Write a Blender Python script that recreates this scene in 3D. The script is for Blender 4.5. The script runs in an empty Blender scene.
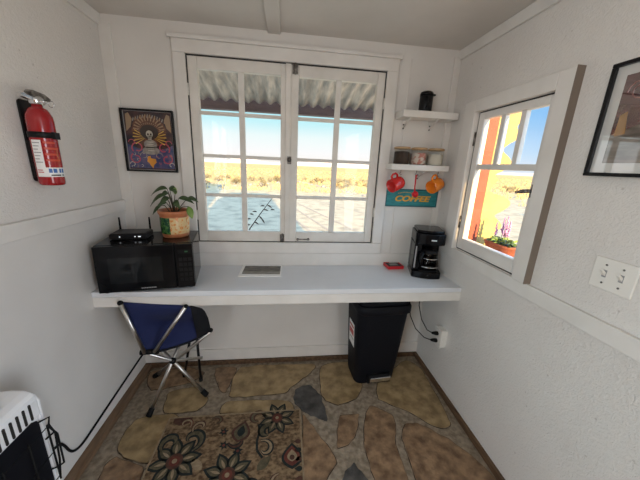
import bpy, bmesh, math, random
from mathutils import Vector, Matrix, noise
random.seed(7)
PI = math.pi
S = bpy.context.scene
COL = S.collection

# ------------------------------------------------------------------ materials
def nodes(m):
    m.use_nodes = True
    nt = m.node_tree
    return nt, nt.nodes, nt.links, nt.nodes['Principled BSDF']

def mat(name, col, rough=.6, metal=0., col2=None, scale=20., bump=0., bscale=None, detail=4., lo=.35, hi=.65,
        coat=0., coat_ior=1.5, trans=0., ior=1.45, voro=False, spec=.5, sheen=0., stretch=None, cdist=.01):
    m = bpy.data.materials.new(name)
    nt, N, L, p = nodes(m)
    p.inputs['Base Color'].default_value = (*col, 1)
    p.inputs['Roughness'].default_value = rough
    p.inputs['Metallic'].default_value = metal
    p.inputs['IOR'].default_value = ior
    p.inputs['Specular IOR Level'].default_value = spec
    if trans: p.inputs['Transmission Weight'].default_value = trans
    if coat:
        p.inputs['Coat Weight'].default_value = coat
        p.inputs['Coat Roughness'].default_value = .02
        p.inputs['Coat IOR'].default_value = coat_ior
    if sheen: p.inputs['Sheen Weight'].default_value = sheen
    tc = N.new('ShaderNodeTexCoord')
    src = tc.outputs['Object']
    if stretch:
        mp = N.new('ShaderNodeMapping'); mp.inputs['Scale'].default_value = stretch
        L.new(src, mp.inputs['Vector']); src = mp.outputs['Vector']
    if col2 is not None:
        nz = N.new('ShaderNodeTexNoise'); nz.inputs['Scale'].default_value = scale; nz.inputs['Detail'].default_value = detail
        L.new(src, nz.inputs['Vector'])
        rp = N.new('ShaderNodeValToRGB')
        rp.color_ramp.elements[0].position = lo; rp.color_ramp.elements[1].position = hi
        rp.color_ramp.elements[0].color = (*col, 1); rp.color_ramp.elements[1].color = (*col2, 1)
        L.new(nz.outputs['Fac'], rp.inputs['Fac']); L.new(rp.outputs['Color'], p.inputs['Base Color'])
    if bump:
        if voro:
            b = N.new('ShaderNodeTexVoronoi'); b.inputs['Scale'].default_value = bscale or scale
            b.feature = 'SMOOTH_F1'; out = b.outputs['Distance']
        else:
            b = N.new('ShaderNodeTexNoise'); b.inputs['Scale'].default_value = bscale or scale
            b.inputs['Detail'].default_value = 5.; out = b.outputs['Fac']
        L.new(src, b.inputs['Vector'])
        bp = N.new('ShaderNodeBump'); bp.inputs['Strength'].default_value = bump; bp.inputs['Distance'].default_value = cdist
        L.new(out, bp.inputs['Height']); L.new(bp.outputs['Normal'], p.inputs['Normal'])
    return m

def stucco():
    m = bpy.data.materials.new('stucco_white')
    nt, N, L, p = nodes(m)
    p.inputs['Roughness'].default_value = .55
    tc = N.new('ShaderNodeTexCoord')
    n1 = N.new('ShaderNodeTexNoise'); n1.inputs['Scale'].default_value = 75; n1.inputs['Detail'].default_value = 6; n1.inputs['Distortion'].default_value = 1.2
    n2 = N.new('ShaderNodeTexNoise'); n2.inputs['Scale'].default_value = 1.6; n2.inputs['Detail'].default_value = 4
    v = N.new('ShaderNodeTexVoronoi'); v.inputs['Scale'].default_value = 15; v.inputs['Randomness'].default_value = 1
    for n in (n1, n2, v): L.new(tc.outputs['Object'], n.inputs['Vector'])
    r = N.new('ShaderNodeValToRGB')
    r.color_ramp.elements[0].position = .3; r.color_ramp.elements[0].color = (.70, .66, .615, 1)
    r.color_ramp.elements[1].position = .7; r.color_ramp.elements[1].color = (.78, .745, .70, 1)
    L.new(n2.outputs['Fac'], r.inputs['Fac'])
    sp = N.new('ShaderNodeValToRGB')      # little dark specks
    sp.color_ramp.elements[0].position = .035; sp.color_ramp.elements[0].color = (.62, .58, .54, 1)
    sp.color_ramp.elements[1].position = .075; sp.color_ramp.elements[1].color = (1, 1, 1, 1)
    L.new(v.outputs['Distance'], sp.inputs['Fac'])
    mx = N.new('ShaderNodeMix'); mx.data_type = 'RGBA'; mx.blend_type = 'MULTIPLY'; mx.inputs[0].default_value = .6
    L.new(r.outputs['Color'], mx.inputs[6]); L.new(sp.outputs['Color'], mx.inputs[7])
    L.new(mx.outputs[2], p.inputs['Base Color'])
    bp = N.new('ShaderNodeBump'); bp.inputs['Strength'].default_value = .5; bp.inputs['Distance'].default_value = .008
    L.new(n1.outputs['Fac'], bp.inputs['Height']); L.new(bp.outputs['Normal'], p.inputs['Normal'])
    return m

def pane_mat(name, tint=(1, 1, 1), refl=.07):
    m = bpy.data.materials.new(name)
    m.use_nodes = True
    nt = m.node_tree; N = nt.nodes; L = nt.links
    N.clear()
    o = N.new('ShaderNodeOutputMaterial'); t = N.new('ShaderNodeBsdfTransparent'); g = N.new('ShaderNodeBsdfGlossy')
    t.inputs['Color'].default_value = (*tint, 1); g.inputs['Roughness'].default_value = .02
    f = N.new('ShaderNodeLayerWeight'); f.inputs['Blend'].default_value = .5
    pw = N.new('ShaderNodeMath'); pw.operation = 'POWER'; pw.inputs[1].default_value = 5; L.new(f.outputs['Facing'], pw.inputs[0])
    ad = N.new('ShaderNodeMath'); ad.operation = 'MULTIPLY_ADD'; ad.inputs[1].default_value = .9; ad.inputs[2].default_value = .010; L.new(pw.outputs[0], ad.inputs[0])
    x = N.new('ShaderNodeMixShader')
    L.new(ad.outputs[0], x.inputs['Fac']); L.new(t.outputs['BSDF'], x.inputs[1]); L.new(g.outputs['BSDF'], x.inputs[2])
    L.new(x.outputs['Shader'], o.inputs['Surface'])
    return m

M = {}
M['stucco'] = stucco()
M['wall'] = mat('white_wall_paint', (.70, .665, .62), .5, col2=(.77, .735, .69), scale=2.2, bump=.12, bscale=40, cdist=.006)
M['trim'] = mat('white_trim_paint', (.70, .665, .615), .4, col2=(.78, .745, .70), scale=5, bump=.1, bscale=50, cdist=.004)
M['sash'] = mat('sash_paint', (.68, .64, .58), .4, col2=(.76, .72, .66), scale=9, bump=.1, bscale=60, cdist=.004)
M['ceiling'] = mat('ceiling_paint', (.62, .58, .53), .55, col2=(.70, .66, .61), scale=2.5, bump=.15, bscale=30, cdist=.006)
M['counter'] = mat('counter_paint', (.69, .70, .72), .28, col2=(.74, .75, .77), scale=4, spec=.5)
M['darkwood'] = mat('dark_brown_wood', (.07, .038, .02), .55, col2=(.14, .08, .042), scale=8, stretch=(6, 1, 6), bump=.2, bscale=30)
M['brownwood'] = mat('brown_wood', (.13, .075, .04), .55, col2=(.21, .13, .075), scale=8, stretch=(6, 1, 6), bump=.2, bscale=30)
M['mortar'] = mat('floor_mortar', (.18, .142, .098), .7, col2=(.33, .268, .195), scale=38, detail=10, bump=.6, bscale=50, cdist=.01)
M['stone_tan'] = mat('tan_flagstone', (.20, .135, .062), .45, col2=(.40, .285, .145), scale=14, detail=10, bump=.35, bscale=26, cdist=.012)
M['stone_brown'] = mat('brown_flagstone', (.135, .078, .042), .5, col2=(.32, .205, .115), scale=20, detail=10, bump=.5, bscale=30, cdist=.012)
M['stone_dark'] = mat('slate_flagstone', (.030, .029, .028), .5, col2=(.095, .088, .08), scale=16, detail=8, bump=.5, bscale=34, cdist=.012)
M['black_gloss'] = mat('gloss_black', (.005, .005, .006), .10, spec=.22)
M['black_glass'] = mat('black_glass', (.010, .011, .012), .06, spec=.35)
M['black_satin'] = mat('satin_black', (.008, .008, .009), .38, spec=.25)
M['black_matte'] = mat('matte_black', (.0055, .006, .009), .6, bump=.05, bscale=200, spec=.2)
M['rubber'] = mat('black_rubber', (.008, .008, .008), .75, spec=.2)
M['chrome'] = mat('chrome', (.75, .75, .76), .18, metal=1)
M['steel'] = mat('brushed_steel', (.62, .60, .57), .32, metal=1)
M['old_metal'] = mat('worn_metal', (.30, .28, .26), .4, metal=1, col2=(.12, .11, .10), scale=60)
M['white_enamel'] = mat('white_enamel', (.82, .82, .82), .22)
M['red_gloss'] = mat('red_enamel', (.34, .008, .012), .16, coat=.5)
M['red_mug'] = mat('red_glaze', (.62, .022, .02), .15, coat=.4)
M['orange_mug'] = mat('orange_glaze', (.85, .24, .02), .15, coat=.4)
M['red_plastic'] = mat('red_plastic', (.60, .02, .03), .35)
M['label_white'] = mat('label_paper', (.88, .87, .85), .45)
M['label_grey'] = mat('label_print_grey', (.32, .31, .31), .5)
M['label_red'] = mat('label_print_red', (.55, .03, .02), .35)
M['label_blue'] = mat('label_print_blue', (.06, .16, .42), .5)
M['label_orange'] = mat('label_print_light_red', (.58, .07, .035), .4)
M['navy'] = mat('navy_cloth', (.007, .014, .075), .8, bump=.15, bscale=300, sheen=.05)
M['black_cloth'] = mat('black_cloth', (.004, .005, .009), .9, bump=.15, bscale=300)
M['terracotta'] = mat('terracotta', (.40, .13, .055), .4, col2=(.50, .19, .085), scale=25)
M['tile_green'] = mat('green_glaze', (.008, .05, .022), .25, col2=(.08, .20, .05), scale=60, lo=.45, hi=.6)
M['tile_cream'] = mat('cream_glaze', (.66, .48, .24), .25, col2=(.62, .22, .05), scale=70, lo=.5, hi=.62)
M['soil'] = mat('soil', (.03, .014, .010), .9, col2=(.07, .03, .02), scale=80, bump=.6, bscale=90)
M['leaf'] = mat('leaf_green', (.025, .05, .018), .4, col2=(.06, .10, .035), scale=30)
M['leaf_light'] = mat('leaf_light_green', (.13, .24, .04), .45, col2=(.22, .33, .08), scale=30)
M['stem'] = mat('plant_stem', (.06, .05, .025), .6)
M['teal'] = mat('teal_board', (.012, .17, .19), .5, col2=(.03, .26, .27), scale=20, stretch=(1, 1, 6))
M['teal_dark'] = mat('teal_board_edge', (.008, .10, .12), .5)
M['yellow'] = mat('yellow_lettering', (.72, .38, .04), .5)
M['jar_glass'] = pane_mat('jar_glass', (.96, .97, .96))
M['lid_wood'] = mat('bamboo', (.45, .27, .13), .5, col2=(.55, .36, .19), scale=20, stretch=(1, 8, 1))
M['coffee'] = mat('coffee_beans', (.02, .010, .006), .5, col2=(.06, .03, .018), scale=150, bump=.8, bscale=180)
M['sweets'] = mat('pink_packets', (.45, .16, .12), .5, col2=(.62, .52, .44), scale=45, lo=.45, hi=.55)
M['sugar'] = mat('sugar', (.62, .56, .47), .8, bump=.3, bscale=300)
M['pane'] = pane_mat('window_glass')
M['carafe_glass'] = pane_mat('carafe_glass', (.62, .60, .58))
M['led'] = mat('indicator_light', (.8, .85, .9), .3)
M['led'].node_tree.nodes['Principled BSDF'].inputs['Emission Color'].default_value = (.9, .95, 1, 1)
M['led'].node_tree.nodes['Principled BSDF'].inputs['Emission Strength'].default_value = .7
M['green_led'] = mat('green_display', (.02, .10, .04), .3)
M['plastic_white'] = mat('ivory_plastic', (.80, .77, .71), .3)
M['dark_slot'] = mat('dark_slot', (.02, .018, .016), .6)
M['photo_dark'] = mat('photo_print', (.03, .026, .02), .3, col2=(.15, .13, .095), scale=22, stretch=(1, 3, 1), lo=.4, hi=.62)
M['photo_mid'] = mat('photo_print_field', (.16, .15, .12), .3, col2=(.28, .27, .23), scale=22, stretch=(1, 3, 1))
# the place outside
M['yellow_paint'] = mat('yellow_paint', (.27, .235, .095), .7, col2=(.34, .29, .12), scale=9)
M['red_paint'] = mat('red_paint', (.165, .042, .032), .7, col2=(.20, .055, .040), scale=9)
M['outer_wall'] = mat('outer_wall_paint', (.55, .45, .35), .7)
M['zinc'] = mat('corrugated_zinc', (.36, .335, .315), .6, metal=0, col2=(.74, .67, .60), scale=5, stretch=(5, 1, 1), lo=.35, hi=.65)
M['beam'] = mat('porch_beam_paint', (.105, .075, .085), .7, col2=(.15, .105, .11), scale=12, stretch=(1, 6, 6))
M['shrub'] = mat('sagebrush', (.10, .10, .07), .9, col2=(.22, .21, .13), scale=12)
M['dry_grass'] = mat('dry_grass', (.42, .30, .13), .9, col2=(.52, .40, .21), scale=6)
M['rock'] = mat('grey_rock', (.13, .135, .145), .85, col2=(.24, .24, .245), scale=5, bump=.5, bscale=8, cdist=.05)
M['twig'] = mat('dry_twig', (.07, .05, .04), .8)
M['flower'] = mat('purple_flower', (.26, .14, .36), .7, col2=(.40, .25, .48), scale=90)
M['hill'] = mat('far_hill', (.34, .30, .28), .95, col2=(.42, .36, .31), scale=.02)

# ------------------------------------------------------------------ mesh helper
ROOTM = {}
class MB:
    def __init__(s): s.bm = bmesh.new(); s.mi = 0; s.T = None
    def _add(s, vs, fs, mi=None, smooth=False):
        b = [s.bm.verts.new((s.T @ Vector(v)) if s.T else Vector(v)) for v in vs]
        for f in fs:
            try:
                q = s.bm.faces.new([b[i] for i in f]); q.material_index = s.mi if mi is None else mi; q.smooth = smooth
            except ValueError: pass
        return b
    def box(s, x0, x1, y0, y1, z0, z1, mi=None):
        x0, x1 = sorted((x0, x1)); y0, y1 = sorted((y0, y1)); z0, z1 = sorted((z0, z1))
        s._add([(x0,y0,z0),(x1,y0,z0),(x1,y1,z0),(x0,y1,z0),(x0,y0,z1),(x1,y0,z1),(x1,y1,z1),(x0,y1,z1)],
               [(3,2,1,0),(4,5,6,7),(0,1,5,4),(1,2,6,5),(2,3,7,6),(3,0,4,7)], mi); return s
    def tube(s, pts, r, n=10, mi=None, cap=True, smooth=True):
        pts = [Vector(p) for p in pts]
        rs = r if isinstance(r, (list, tuple)) else [r] * len(pts)
        vs, fs = [], []
        t0 = (pts[1] - pts[0]).normalized()
        a = t0.orthogonal().normalized()
        for i, p in enumerate(pts):
            if i == 0: t = t0
            elif i == len(pts) - 1: t = (pts[i] - pts[i-1]).normalized()
            else: t = ((pts[i+1] - pts[i]).normalized() + (pts[i] - pts[i-1]).normalized()).normalized()
            a = (a - t * a.dot(t)).normalized(); b = t.cross(a)
            for k in range(n):
                th = 2 * PI * k / n
                vs.append(p + (a * math.cos(th) + b * math.sin(th)) * rs[i])
        for i in range(len(pts) - 1):
            for k in range(n):
                k2 = (k + 1) % n
                fs.append((i*n+k, i*n+k2, (i+1)*n+k2, (i+1)*n+k))
        if cap:
            fs.append(tuple(reversed(range(n)))); fs.append(tuple((len(pts)-1)*n + k for k in range(n)))
        s._add(vs, fs, mi, smooth); return s
    def lathe(s, prof, n=32, c=(0,0,0), mi=None, mifn=None, smooth=True, sx=1, sy=1, close=True):
        vs, fs, ms = [], [], []
        for (r, z) in prof:
            for k in range(n):
                th = 2 * PI * k / n
                vs.append((c[0] + r*sx*math.cos(th), c[1] + r*sy*math.sin(th), c[2] + z))
        for i in range(len(prof) - 1):
            for k in range(n):
                k2 = (k+1) % n
                fs.append((i*n+k, i*n+k2, (i+1)*n+k2, (i+1)*n+k))
                ms.append(mifn(i, 2*PI*(k+.5)/n) if mifn else (s.mi if mi is None else mi))
        if close:
            if prof[0][0] > 1e-5: fs.append(tuple(reversed(range(n)))); ms.append(ms[0])
            if prof[-1][0] > 1e-5: fs.append(tuple((len(prof)-1)*n + k for k in range(n))); ms.append(ms[-1])
        b = [s.bm.verts.new((s.T @ Vector(v)) if s.T else Vector(v)) for v in vs]
        for f, m_ in zip(fs, ms):
            q = s.bm.faces.new([b[i] for i in f]); q.material_index = m_; q.smooth = smooth and len(f) == 4
        return s
    def prism(s, poly, fn, d0, d1, mi=None, smooth=False):
        """poly: 2-D outline; fn(u, v, d) -> 3-D point; from depth d0 to d1"""
        n = len(poly)
        vs = [fn(u, v, d0) for u, v in poly] + [fn(u, v, d1) for u, v in poly]
        fs = [tuple(reversed(range(n))), tuple(range(n, 2*n))] + [(i, (i+1) % n, n+(i+1) % n, n+i) for i in range(n)]
        s._add(vs, fs, mi, smooth); return s
    def grid(s, P, mi=None, smooth=True, closed=False):
        """P: rows of points"""
        nr, nc = len(P), len(P[0])
        vs = [p for row in P for p in row]
        fs = [(i*nc+j, i*nc+j+1, (i+1)*nc+j+1, (i+1)*nc+j) for i in range(nr-1) for j in range(nc-1)]
        s._add(vs, fs, mi, smooth); return s
    def ball(s, c, r, mi=None, seg=12, rings=8, rz=None):
        rz = rz or r
        prof = [(r*math.sin(PI*i/rings) if 0 < i < rings else 1e-4, -rz*math.cos(PI*i/rings)) for i in range(rings+1)]
        return s.lathe(prof, seg, c, mi)
    def build(s, name, m, parent=None, bevel=0, seg=2, weld=True, base=None, solid=0, sub=0, origin='base'):
        bmesh.ops.recalc_face_normals(s.bm, faces=s.bm.faces[:])
        me = bpy.data.meshes.new(name)
        if parent is not None:
            r = parent
            while r.parent: r = r.parent
            s.bm.transform(ROOTM[r.name].inverted()); loc = None
        else:
            xs = [v.co for v in s.bm.verts]
            mn = Vector([min(v[i] for v in xs) for i in range(3)]); mx = Vector([max(v[i] for v in xs) for i in range(3)])
            loc = Vector(base) if base else Vector(((mn.x+mx.x)/2, (mn.y+mx.y)/2, mn.z))
            s.bm.transform(Matrix.Translation(-loc))
        s.bm.to_mesh(me); s.bm.free()
        for q in (m if isinstance(m, (list, tuple)) else [m]): me.materials.append(q)
        o = bpy.data.objects.new(name, me); COL.objects.link(o)
        if parent is not None: o.parent = parent
        else:
            o.location = loc; ROOTM[o.name] = Matrix.Translation(loc)
        if solid:
            md = o.modifiers.new('solid', 'SOLIDIFY'); md.thickness = solid; md.offset = 0
        if sub:
            md = o.modifiers.new('sub', 'SUBSURF'); md.levels = sub; md.render_levels = sub
        if bevel:
            md = o.modifiers.new('bevel', 'BEVEL'); md.width = bevel; md.segments = seg; md.limit_method = 'ANGLE'
            md.angle_limit = math.radians(40)
        return o

def tag(o, label=None, cat=None, group=None, kind=None):
    if label: o['label'] = label
    if cat: o['category'] = cat
    if group: o['group'] = group
    if kind: o['kind'] = kind
    return o

def thing(name, label, cat, loc=(0,0,0), rz=0, group=None, rot=None):
    o = bpy.data.objects.new(name, None); COL.objects.link(o)
    o.empty_display_size = .05
    o.location = loc; o.rotation_euler = rot or (0, 0, rz)
    R_ = o.rotation_euler.to_matrix().to_4x4()
    ROOTM[o.name] = Matrix.Translation(Vector(loc)) @ R_
    return tag(o, label, cat, group)

def W(root):       # builder whose coordinates are local to the thing
    b = MB(); b.T = ROOTM[root.name].copy(); return b

def copy_tree(o, parent=None):
    c = o.copy(); COL.objects.link(c)
    if parent: c.parent = parent
    for ch in list(o.children): copy_tree(ch, c)
    return c

def struct(o, label=None): 
    o['kind'] = 'structure'
    if label: o['label'] = label
    return o

# ------------------------------------------------------------------ room numbers (metres)
XL, XR, YB, ZC = -.954, 1.032, 1.765, 2.099
YR = -1.75                 # rear wall, behind the camera

G = -.35                   # level of the yard outside
# ---------------- floor
STONES = {0: [[(-0.301,1.702),(0.208,1.704),(0.190,1.624),(0.055,1.506),(0.003,1.456),(-0.238,1.446),(-0.331,1.461)],
  [(0.268,1.679),(0.490,1.707),(0.523,1.489),(0.454,1.378),(0.332,1.342),(0.239,1.418)],
  [(0.634,1.490),(0.918,1.701),(0.999,1.588),(0.966,1.187),(0.925,1.132),(0.864,1.150),(0.750,1.255),(0.600,1.367)],
  [(-0.830,1.226),(-0.815,1.324),(-0.690,1.352),(-0.592,1.332),(-0.607,1.219),(-0.639,1.080),(-0.811,1.146)],
  [(-0.704,1.513),(-0.564,1.543),(-0.463,1.441),(-0.499,1.365),(-0.680,1.366)],
  [(-0.329,1.415),(0.022,1.396),(0.045,1.308),(-0.352,1.333)], [(-.5,.55),(.2,.6),(.25,.1),(-.55,.05)], [(.35,.5),(.95,.55),(.9,.05),(.4,0)]],
 2: [[(0.073,1.471),(0.124,1.509),(0.189,1.496),(0.229,1.411),(0.251,1.298),(0.252,1.245),(0.183,1.270),(0.098,1.317),(0.065,1.400)],
  [(0.347,0.990),(0.375,0.953),(0.392,0.912),(0.348,0.847),(0.275,0.862),(0.272,0.914),(0.294,0.955)]],
 1: [[(-0.478,1.700),(-0.335,1.703),(-0.360,1.494),(-0.401,1.506)],
  [(0.334,1.258),(0.432,1.266),(0.437,1.240),(0.389,1.141),(0.338,1.089),(0.288,1.077),(0.290,1.143)],
  [(0.520,1.316),(0.633,1.244),(0.633,1.169),(0.592,1.068),(0.577,0.857),(0.442,0.827),(0.424,1.050),(0.449,1.166)],
  [(0.685,1.171),(0.768,1.174),(0.877,1.083),(0.954,0.989),(1.012,0.821),(0.826,0.711),(0.624,0.780),(0.635,1.001),(0.644,1.096)],
  [(0.114,1.282),(0.160,1.214),(0.235,1.071),(0.265,1.004),(0.228,0.966),(0.158,0.892),(0.091,0.898)],
  [(-0.803,1.121),(-0.659,1.061),(-0.639,0.963),(-0.801,0.980),(-0.826,1.077)],
  [(-0.903,1.700),(-0.692,1.734),(-0.548,1.675),(-0.609,1.589),(-0.825,1.542)]]}
fb = MB()
fb.box(XL-.03, XR+.03, YR, YB+.03, -.10, -.006, 3)
def rough_outline(poly, n=7, amp=.009):
    out = []
    m_ = len(poly)
    for i in range(m_):
        a, b = Vector(poly[i]), Vector(poly[(i+1) % m_])
        a0, b1 = Vector(poly[i-1]), Vector(poly[(i+2) % m_])
        for k in range(n):
            t = k / n      # Catmull-Rom blended with the straight side: soft corners
            cr = .5*((2*a) + (b-a0)*t + (2*a0-5*a+4*b-b1)*t*t + (3*a-a0-3*b+b1)*t*t*t)
            p = cr*.55 + (a*(1-t)+b*t)*.45
            q = noise.noise_vector(Vector((p.x*22, p.y*22, 3.1)))
            out.append((p.x + q.x*amp, p.y + q.y*amp))
    return out
for mi, ps in STONES.items():
    for k, p in enumerate(ps):
        ol_ = rough_outline(p, amp=.016 if mi == 2 else .009)
        gx_, gy_ = sum(q[0] for q in ol_)/len(ol_), sum(q[1] for q in ol_)/len(ol_)
        if mi != 2: fb.prism([(u+(u-gx_)/math.hypot(u-gx_, v-gy_)*.005, v+(v-gy_)/math.hypot(u-gx_, v-gy_)*.005) for u, v in ol_], lambda u, v, d: (u, v, d), -.02, -.0035, 4)
        fb.prism(rough_outline(p, amp=.016 if mi == 2 else .009), lambda u, v, d: (u, v, d), -.03, -.0005 - .0006*(k % 3), mi)
floor = struct(fb.build('floor', [M['stone_tan'], M['stone_brown'], M['stone_dark'], M['mortar'], mat('floor_crack', (.050, .034, .022), .8, col2=(.15, .11, .075), scale=24, lo=.45, hi=.62)], base=(0, 0, 0)))

# ---------------- walls
def wall_back():
    b = MB(); y0, y1 = YB, YB+.065
    b.box(XL-.06, -.545, y0, y1, -.35, 2.13); b.box(.588, XR+.05, y0, y1, -.35, 2.13)
    b.box(-.545, .588, y0, y1, -.35, .906); b.box(-.545, .588, y0, y1, 1.957, 2.13)
    return b.build('wall_back', M['wall'])
struct(wall_back())
b = MB(); b.box(XL-.06, XL, -.35, YB, -.35, 2.13); b.box(XL-.06, XL, YR, -1.55, -.35, 2.13)
b.box(XL-.06, XL, -1.55, -.35, -.35, .8); b.box(XL-.06, XL, -1.55, -.35, 1.95, 2.13)
struct(b.build('wall_left', M['stucco']))
b = MB(); x0, x1 = XR, XR+.05
b.box(x0, x1, YR, -1.45, -.35, 2.13); b.box(x0, x1, -.45, 1.033, -.35, 2.13); b.box(x0, x1, -1.45, -.45, 1.95, 2.13); b.box(x0, x1, -1.45, -.45, -.35, .0); b.box(x0, x1, 1.496, YB, -.35, 2.13)
b.box(x0, x1, 1.033, 1.496, -.35, .959); b.box(x0, x1, 1.033, 1.496, 1.717, 2.13)
struct(b.build('wall_right', M['stucco']))
b = MB(); b.box(XL-.06, XR+.05, YR-.08, YR, -.35, 2.13)
struct(b.build('wall_rear', M['brownwood']))
b = MB(); b.box(XL-.06, XR+.05, YR, YB+.065, ZC, 2.16)
struct(b.build('ceiling', M['ceiling']))
# smooth lower wainscot boards on the side walls, below the chair rails
b = MB(); b.box(XL, XL+.004, -.28, YB, .03, 1.102); struct(b.build('wall_left_lower', M['wall']))
b = MB(); b.box(XR-.004, XR, -.28, YB, .03, .894); struct(b.build('wall_right_lower', M['stucco']))

n_trim = [0]
def trim(boxes, m=None, bevel=.003):
    n_trim[0] += 1
    b = MB()
    for q in boxes: b.box(*q)
    return struct(b.build('trim_%d' % n_trim[0], m or M['trim'], bevel=bevel))
trim([(-.605, -.541, YB-.02, YB, .910, 1.953), (.584, .650, YB-.02, YB, .910, 1.953), (-.605, .650, YB-.02, YB, 1.953, 2.017)])   # casing
trim([(-.62, .665, YB-.03, YB, 2.017, 2.036)])                                                                  # head moulding
trim([(-.605, .650, YB-.018, YB, .838, .909)])                                                                  # apron board
trim([(XL, XR, YB-.010, YB, .745, .836)])                                                                       # board behind worktop
trim([(XL, XL+.016, -.28, YB, 1.102, 1.164)])                                                                     # left chair rail
trim([(XR-.016, XR, -.28, YB, .894, .956)])                                                                       # right chair rail
trim([(XR-.032, XR, .968, 1.034, .956, 1.778), (XR-.032, XR, 1.495, 1.589, .956, 1.778), (XR-.032, XR, 1.034, 1.495, 1.716, 1.778)], M['trim'])  # right window casing
trim([(XL, XL+.014, -.28, YB, 2.045, ZC)])                                                                        # left cornice
trim([(XR-.014, XR, -.28, YB, 2.045, ZC)])                                                                        # right cornice
trim([(XL, -.895, YB-.012, YB, .84, 2.06)])                                                                     # corner board left
trim([(.990, XR, YB-.012, YB, .84, 2.06)])                                                                      # corner board right
trim([(.722, .732, YB-.004, YB, .84, 2.03), (.60, .604, YB-.002, YB, .84, .91)])                                # board joints
trim([(-.105, -.036, YR+.02, YB, ZC-.014, ZC)], M['ceiling'])                                                   # ceiling batten
trim([(.925, .931, YB-.004, YB, .12, .66)])
b = MB(); b.box(XL, XR, YB-.012, YB, .03, .116); struct(b.build('baseboard_back', M['trim'], bevel=.003))
b = MB(); b.box(XL, XR, YB-.02, YB, -.006, .028); struct(b.build('baseboard_back_foot', M['darkwood'], bevel=.003))
b = MB(); b.box(XL, XL+.045, -.28, YB-.02, -.006, .028); struct(b.build('baseboard_left', M['brownwood'], bevel=.004))
b = MB(); b.box(XR-.02, XR, -.28, YB-.02, -.006, .030); struct(b.build('baseboard_right', M['darkwood'], bevel=.003))

# ---------------- the wide casement window
w1 = struct(thing('window_1', None, None, (.02, YB, .91)))
def sash(x0, x1, gx0, gx1, mx0, mx1):
    b = MB(); ya, yb = YB+.001, YB+.036
    b.box(x0, gx0, ya, yb, .912, 1.951); b.box(gx1, x1, ya, yb, .912, 1.951)
    b.box(gx0, gx1, ya, yb, .912, .978); b.box(gx0, gx1, ya, yb, 1.888, 1.951)
    o = b.build('sash', M['sash'], w1, bevel=.004)
    b = MB(); b.box(mx0, mx1, ya+.006, yb-.006, .978, 1.888)
    for z in (1.203, 1.434, 1.668): b.box(gx0, gx1, ya+.007, yb-.007, z-.0095, z+.0095)
    b.build('muntin', M['sash'], o, bevel=.002)
    b = MB(); b.box(gx0, gx1, ya+.018, ya+.021, .978, 1.888); b.build('pane', M['pane'], o)
    return o
sa = sash(-.537, .010, -.487, -.033, -.272, -.240)
sb = sash(.014, .580, .070, .533, .288, .320)
b = MB(); b.box(-.006, .026, YB-.008, YB+.001, .915, 1.949); b.build('meeting_strip', M['sash'], w1, bevel=.003)
b = MB(); b.box(-.540, .583, YB-.0005, YB+.03, 1.9515, 1.9565); b.box(-.540, .583, YB-.004, YB, 1.9465, 1.9535); b.box(.5805, .5845, YB-.002, YB+.03, .915, 1.95); b.box(-.5415, -.5375, YB-.002, YB+.03, .915, 1.95); b.box(-.540, .583, YB-.001, YB+.03, .9065, .9115)
b.build('shadow_gap', M['dark_slot'], w1)
def bolt(x, z0, z1):
    b = MB(); b.box(x-.016, x+.016, YB-.006, YB+.001, z0, z1); b.tube([(x, YB-.010, z0-.004), (x, YB-.010, z1+.006)], .005, 8)
    b.tube([(x, YB-.010, (z0+z1)/2), (x, YB-.024, (z0+z1)/2)], .004, 8)
    b.build('slide_bolt', M['old_metal'], w1)
bolt(.048, 1.900, 1.948); bolt(-.018, .915, .962)
b = MB(); b.tube([(.020, YB-.008, 1.43), (.020, YB-.03, 1.43)], [.006, .013], 12); b.box(.008, .032, YB-.011, YB-.006, 1.405, 1.45)
b.build('latch', M['old_metal'], w1)
b = MB(); b.box(.075, .160, YB-.004, YB+.001, .925, .932); b.ball((.082, YB-.006, .929), .009); b.ball((.150, YB-.006, .931), .009)
b.build('catch', M['old_metal'], w1)
for x, z in ((-.540, 1.78), (-.540, 1.08), (.583, 1.78), (.583, 1.12)):
    b = MB(); b.tube([(x, YB-.006, z-.03), (x, YB-.006, z+.03)], .006, 8); b.build('hinge', M['sash'], w1)

# ---------------- the small side window
w2 = struct(thing('window_2', None, None, (XR, 1.265, .961)))
b = MB(); xa, xb = XR-.004, XR+.030
b.box(xa, xb, 1.038, 1.074, .965, 1.711); b.box(xa, xb, 1.448, 1.491, .965, 1.711)
b.box(xa, xb, 1.074, 1.448, .965, 1.030); b.box(xa, xb, 1.074, 1.448, 1.676, 1.711)
so = b.build('sash', M['trim'], w2, bevel=.004)
b = MB(); b.box(xa+.006, xb-.006, 1.074, 1.448, 1.420, 1.448); b.box(xa+.006, xb-.006, 1.305, 1.333, 1.448, 1.676); b.box(xa+.006, xb-.006, 1.185, 1.213, 1.448, 1.676)
b.build('muntin', M['trim'], so, bevel=.002)
b = MB(); b.box(xa+.016, xa+.019, 1.074, 1.448, 1.030, 1.676); b.build('pane', M['pane'], so)
b = MB(); b.box(XR-.001, XR+.03, 1.036, 1.492, 1.7112, 1.7165); b.box(XR-.001, XR+.03, 1.036, 1.492, .9595, .9648); b.box(XR-.001, XR+.03, 1.4912, 1.4955, .965, 1.711)
b.build('shadow_gap', M['dark_slot'], w2)
b = MB(); b.box(xa-.006, xa, 1.040, 1.062, 1.310, 1.365); b.tube([(xa, 1.052, 1.338), (xa-.028, 1.052, 1.338)], .007, 10)
b.tube([(xa-.026, 1.050, 1.338), (xa-.030, 1.075, 1.335), (xa-.026, 1.112, 1.328)], [.008, .009, .006], 10)
b.build('handle', M['old_metal'], w2)
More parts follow.
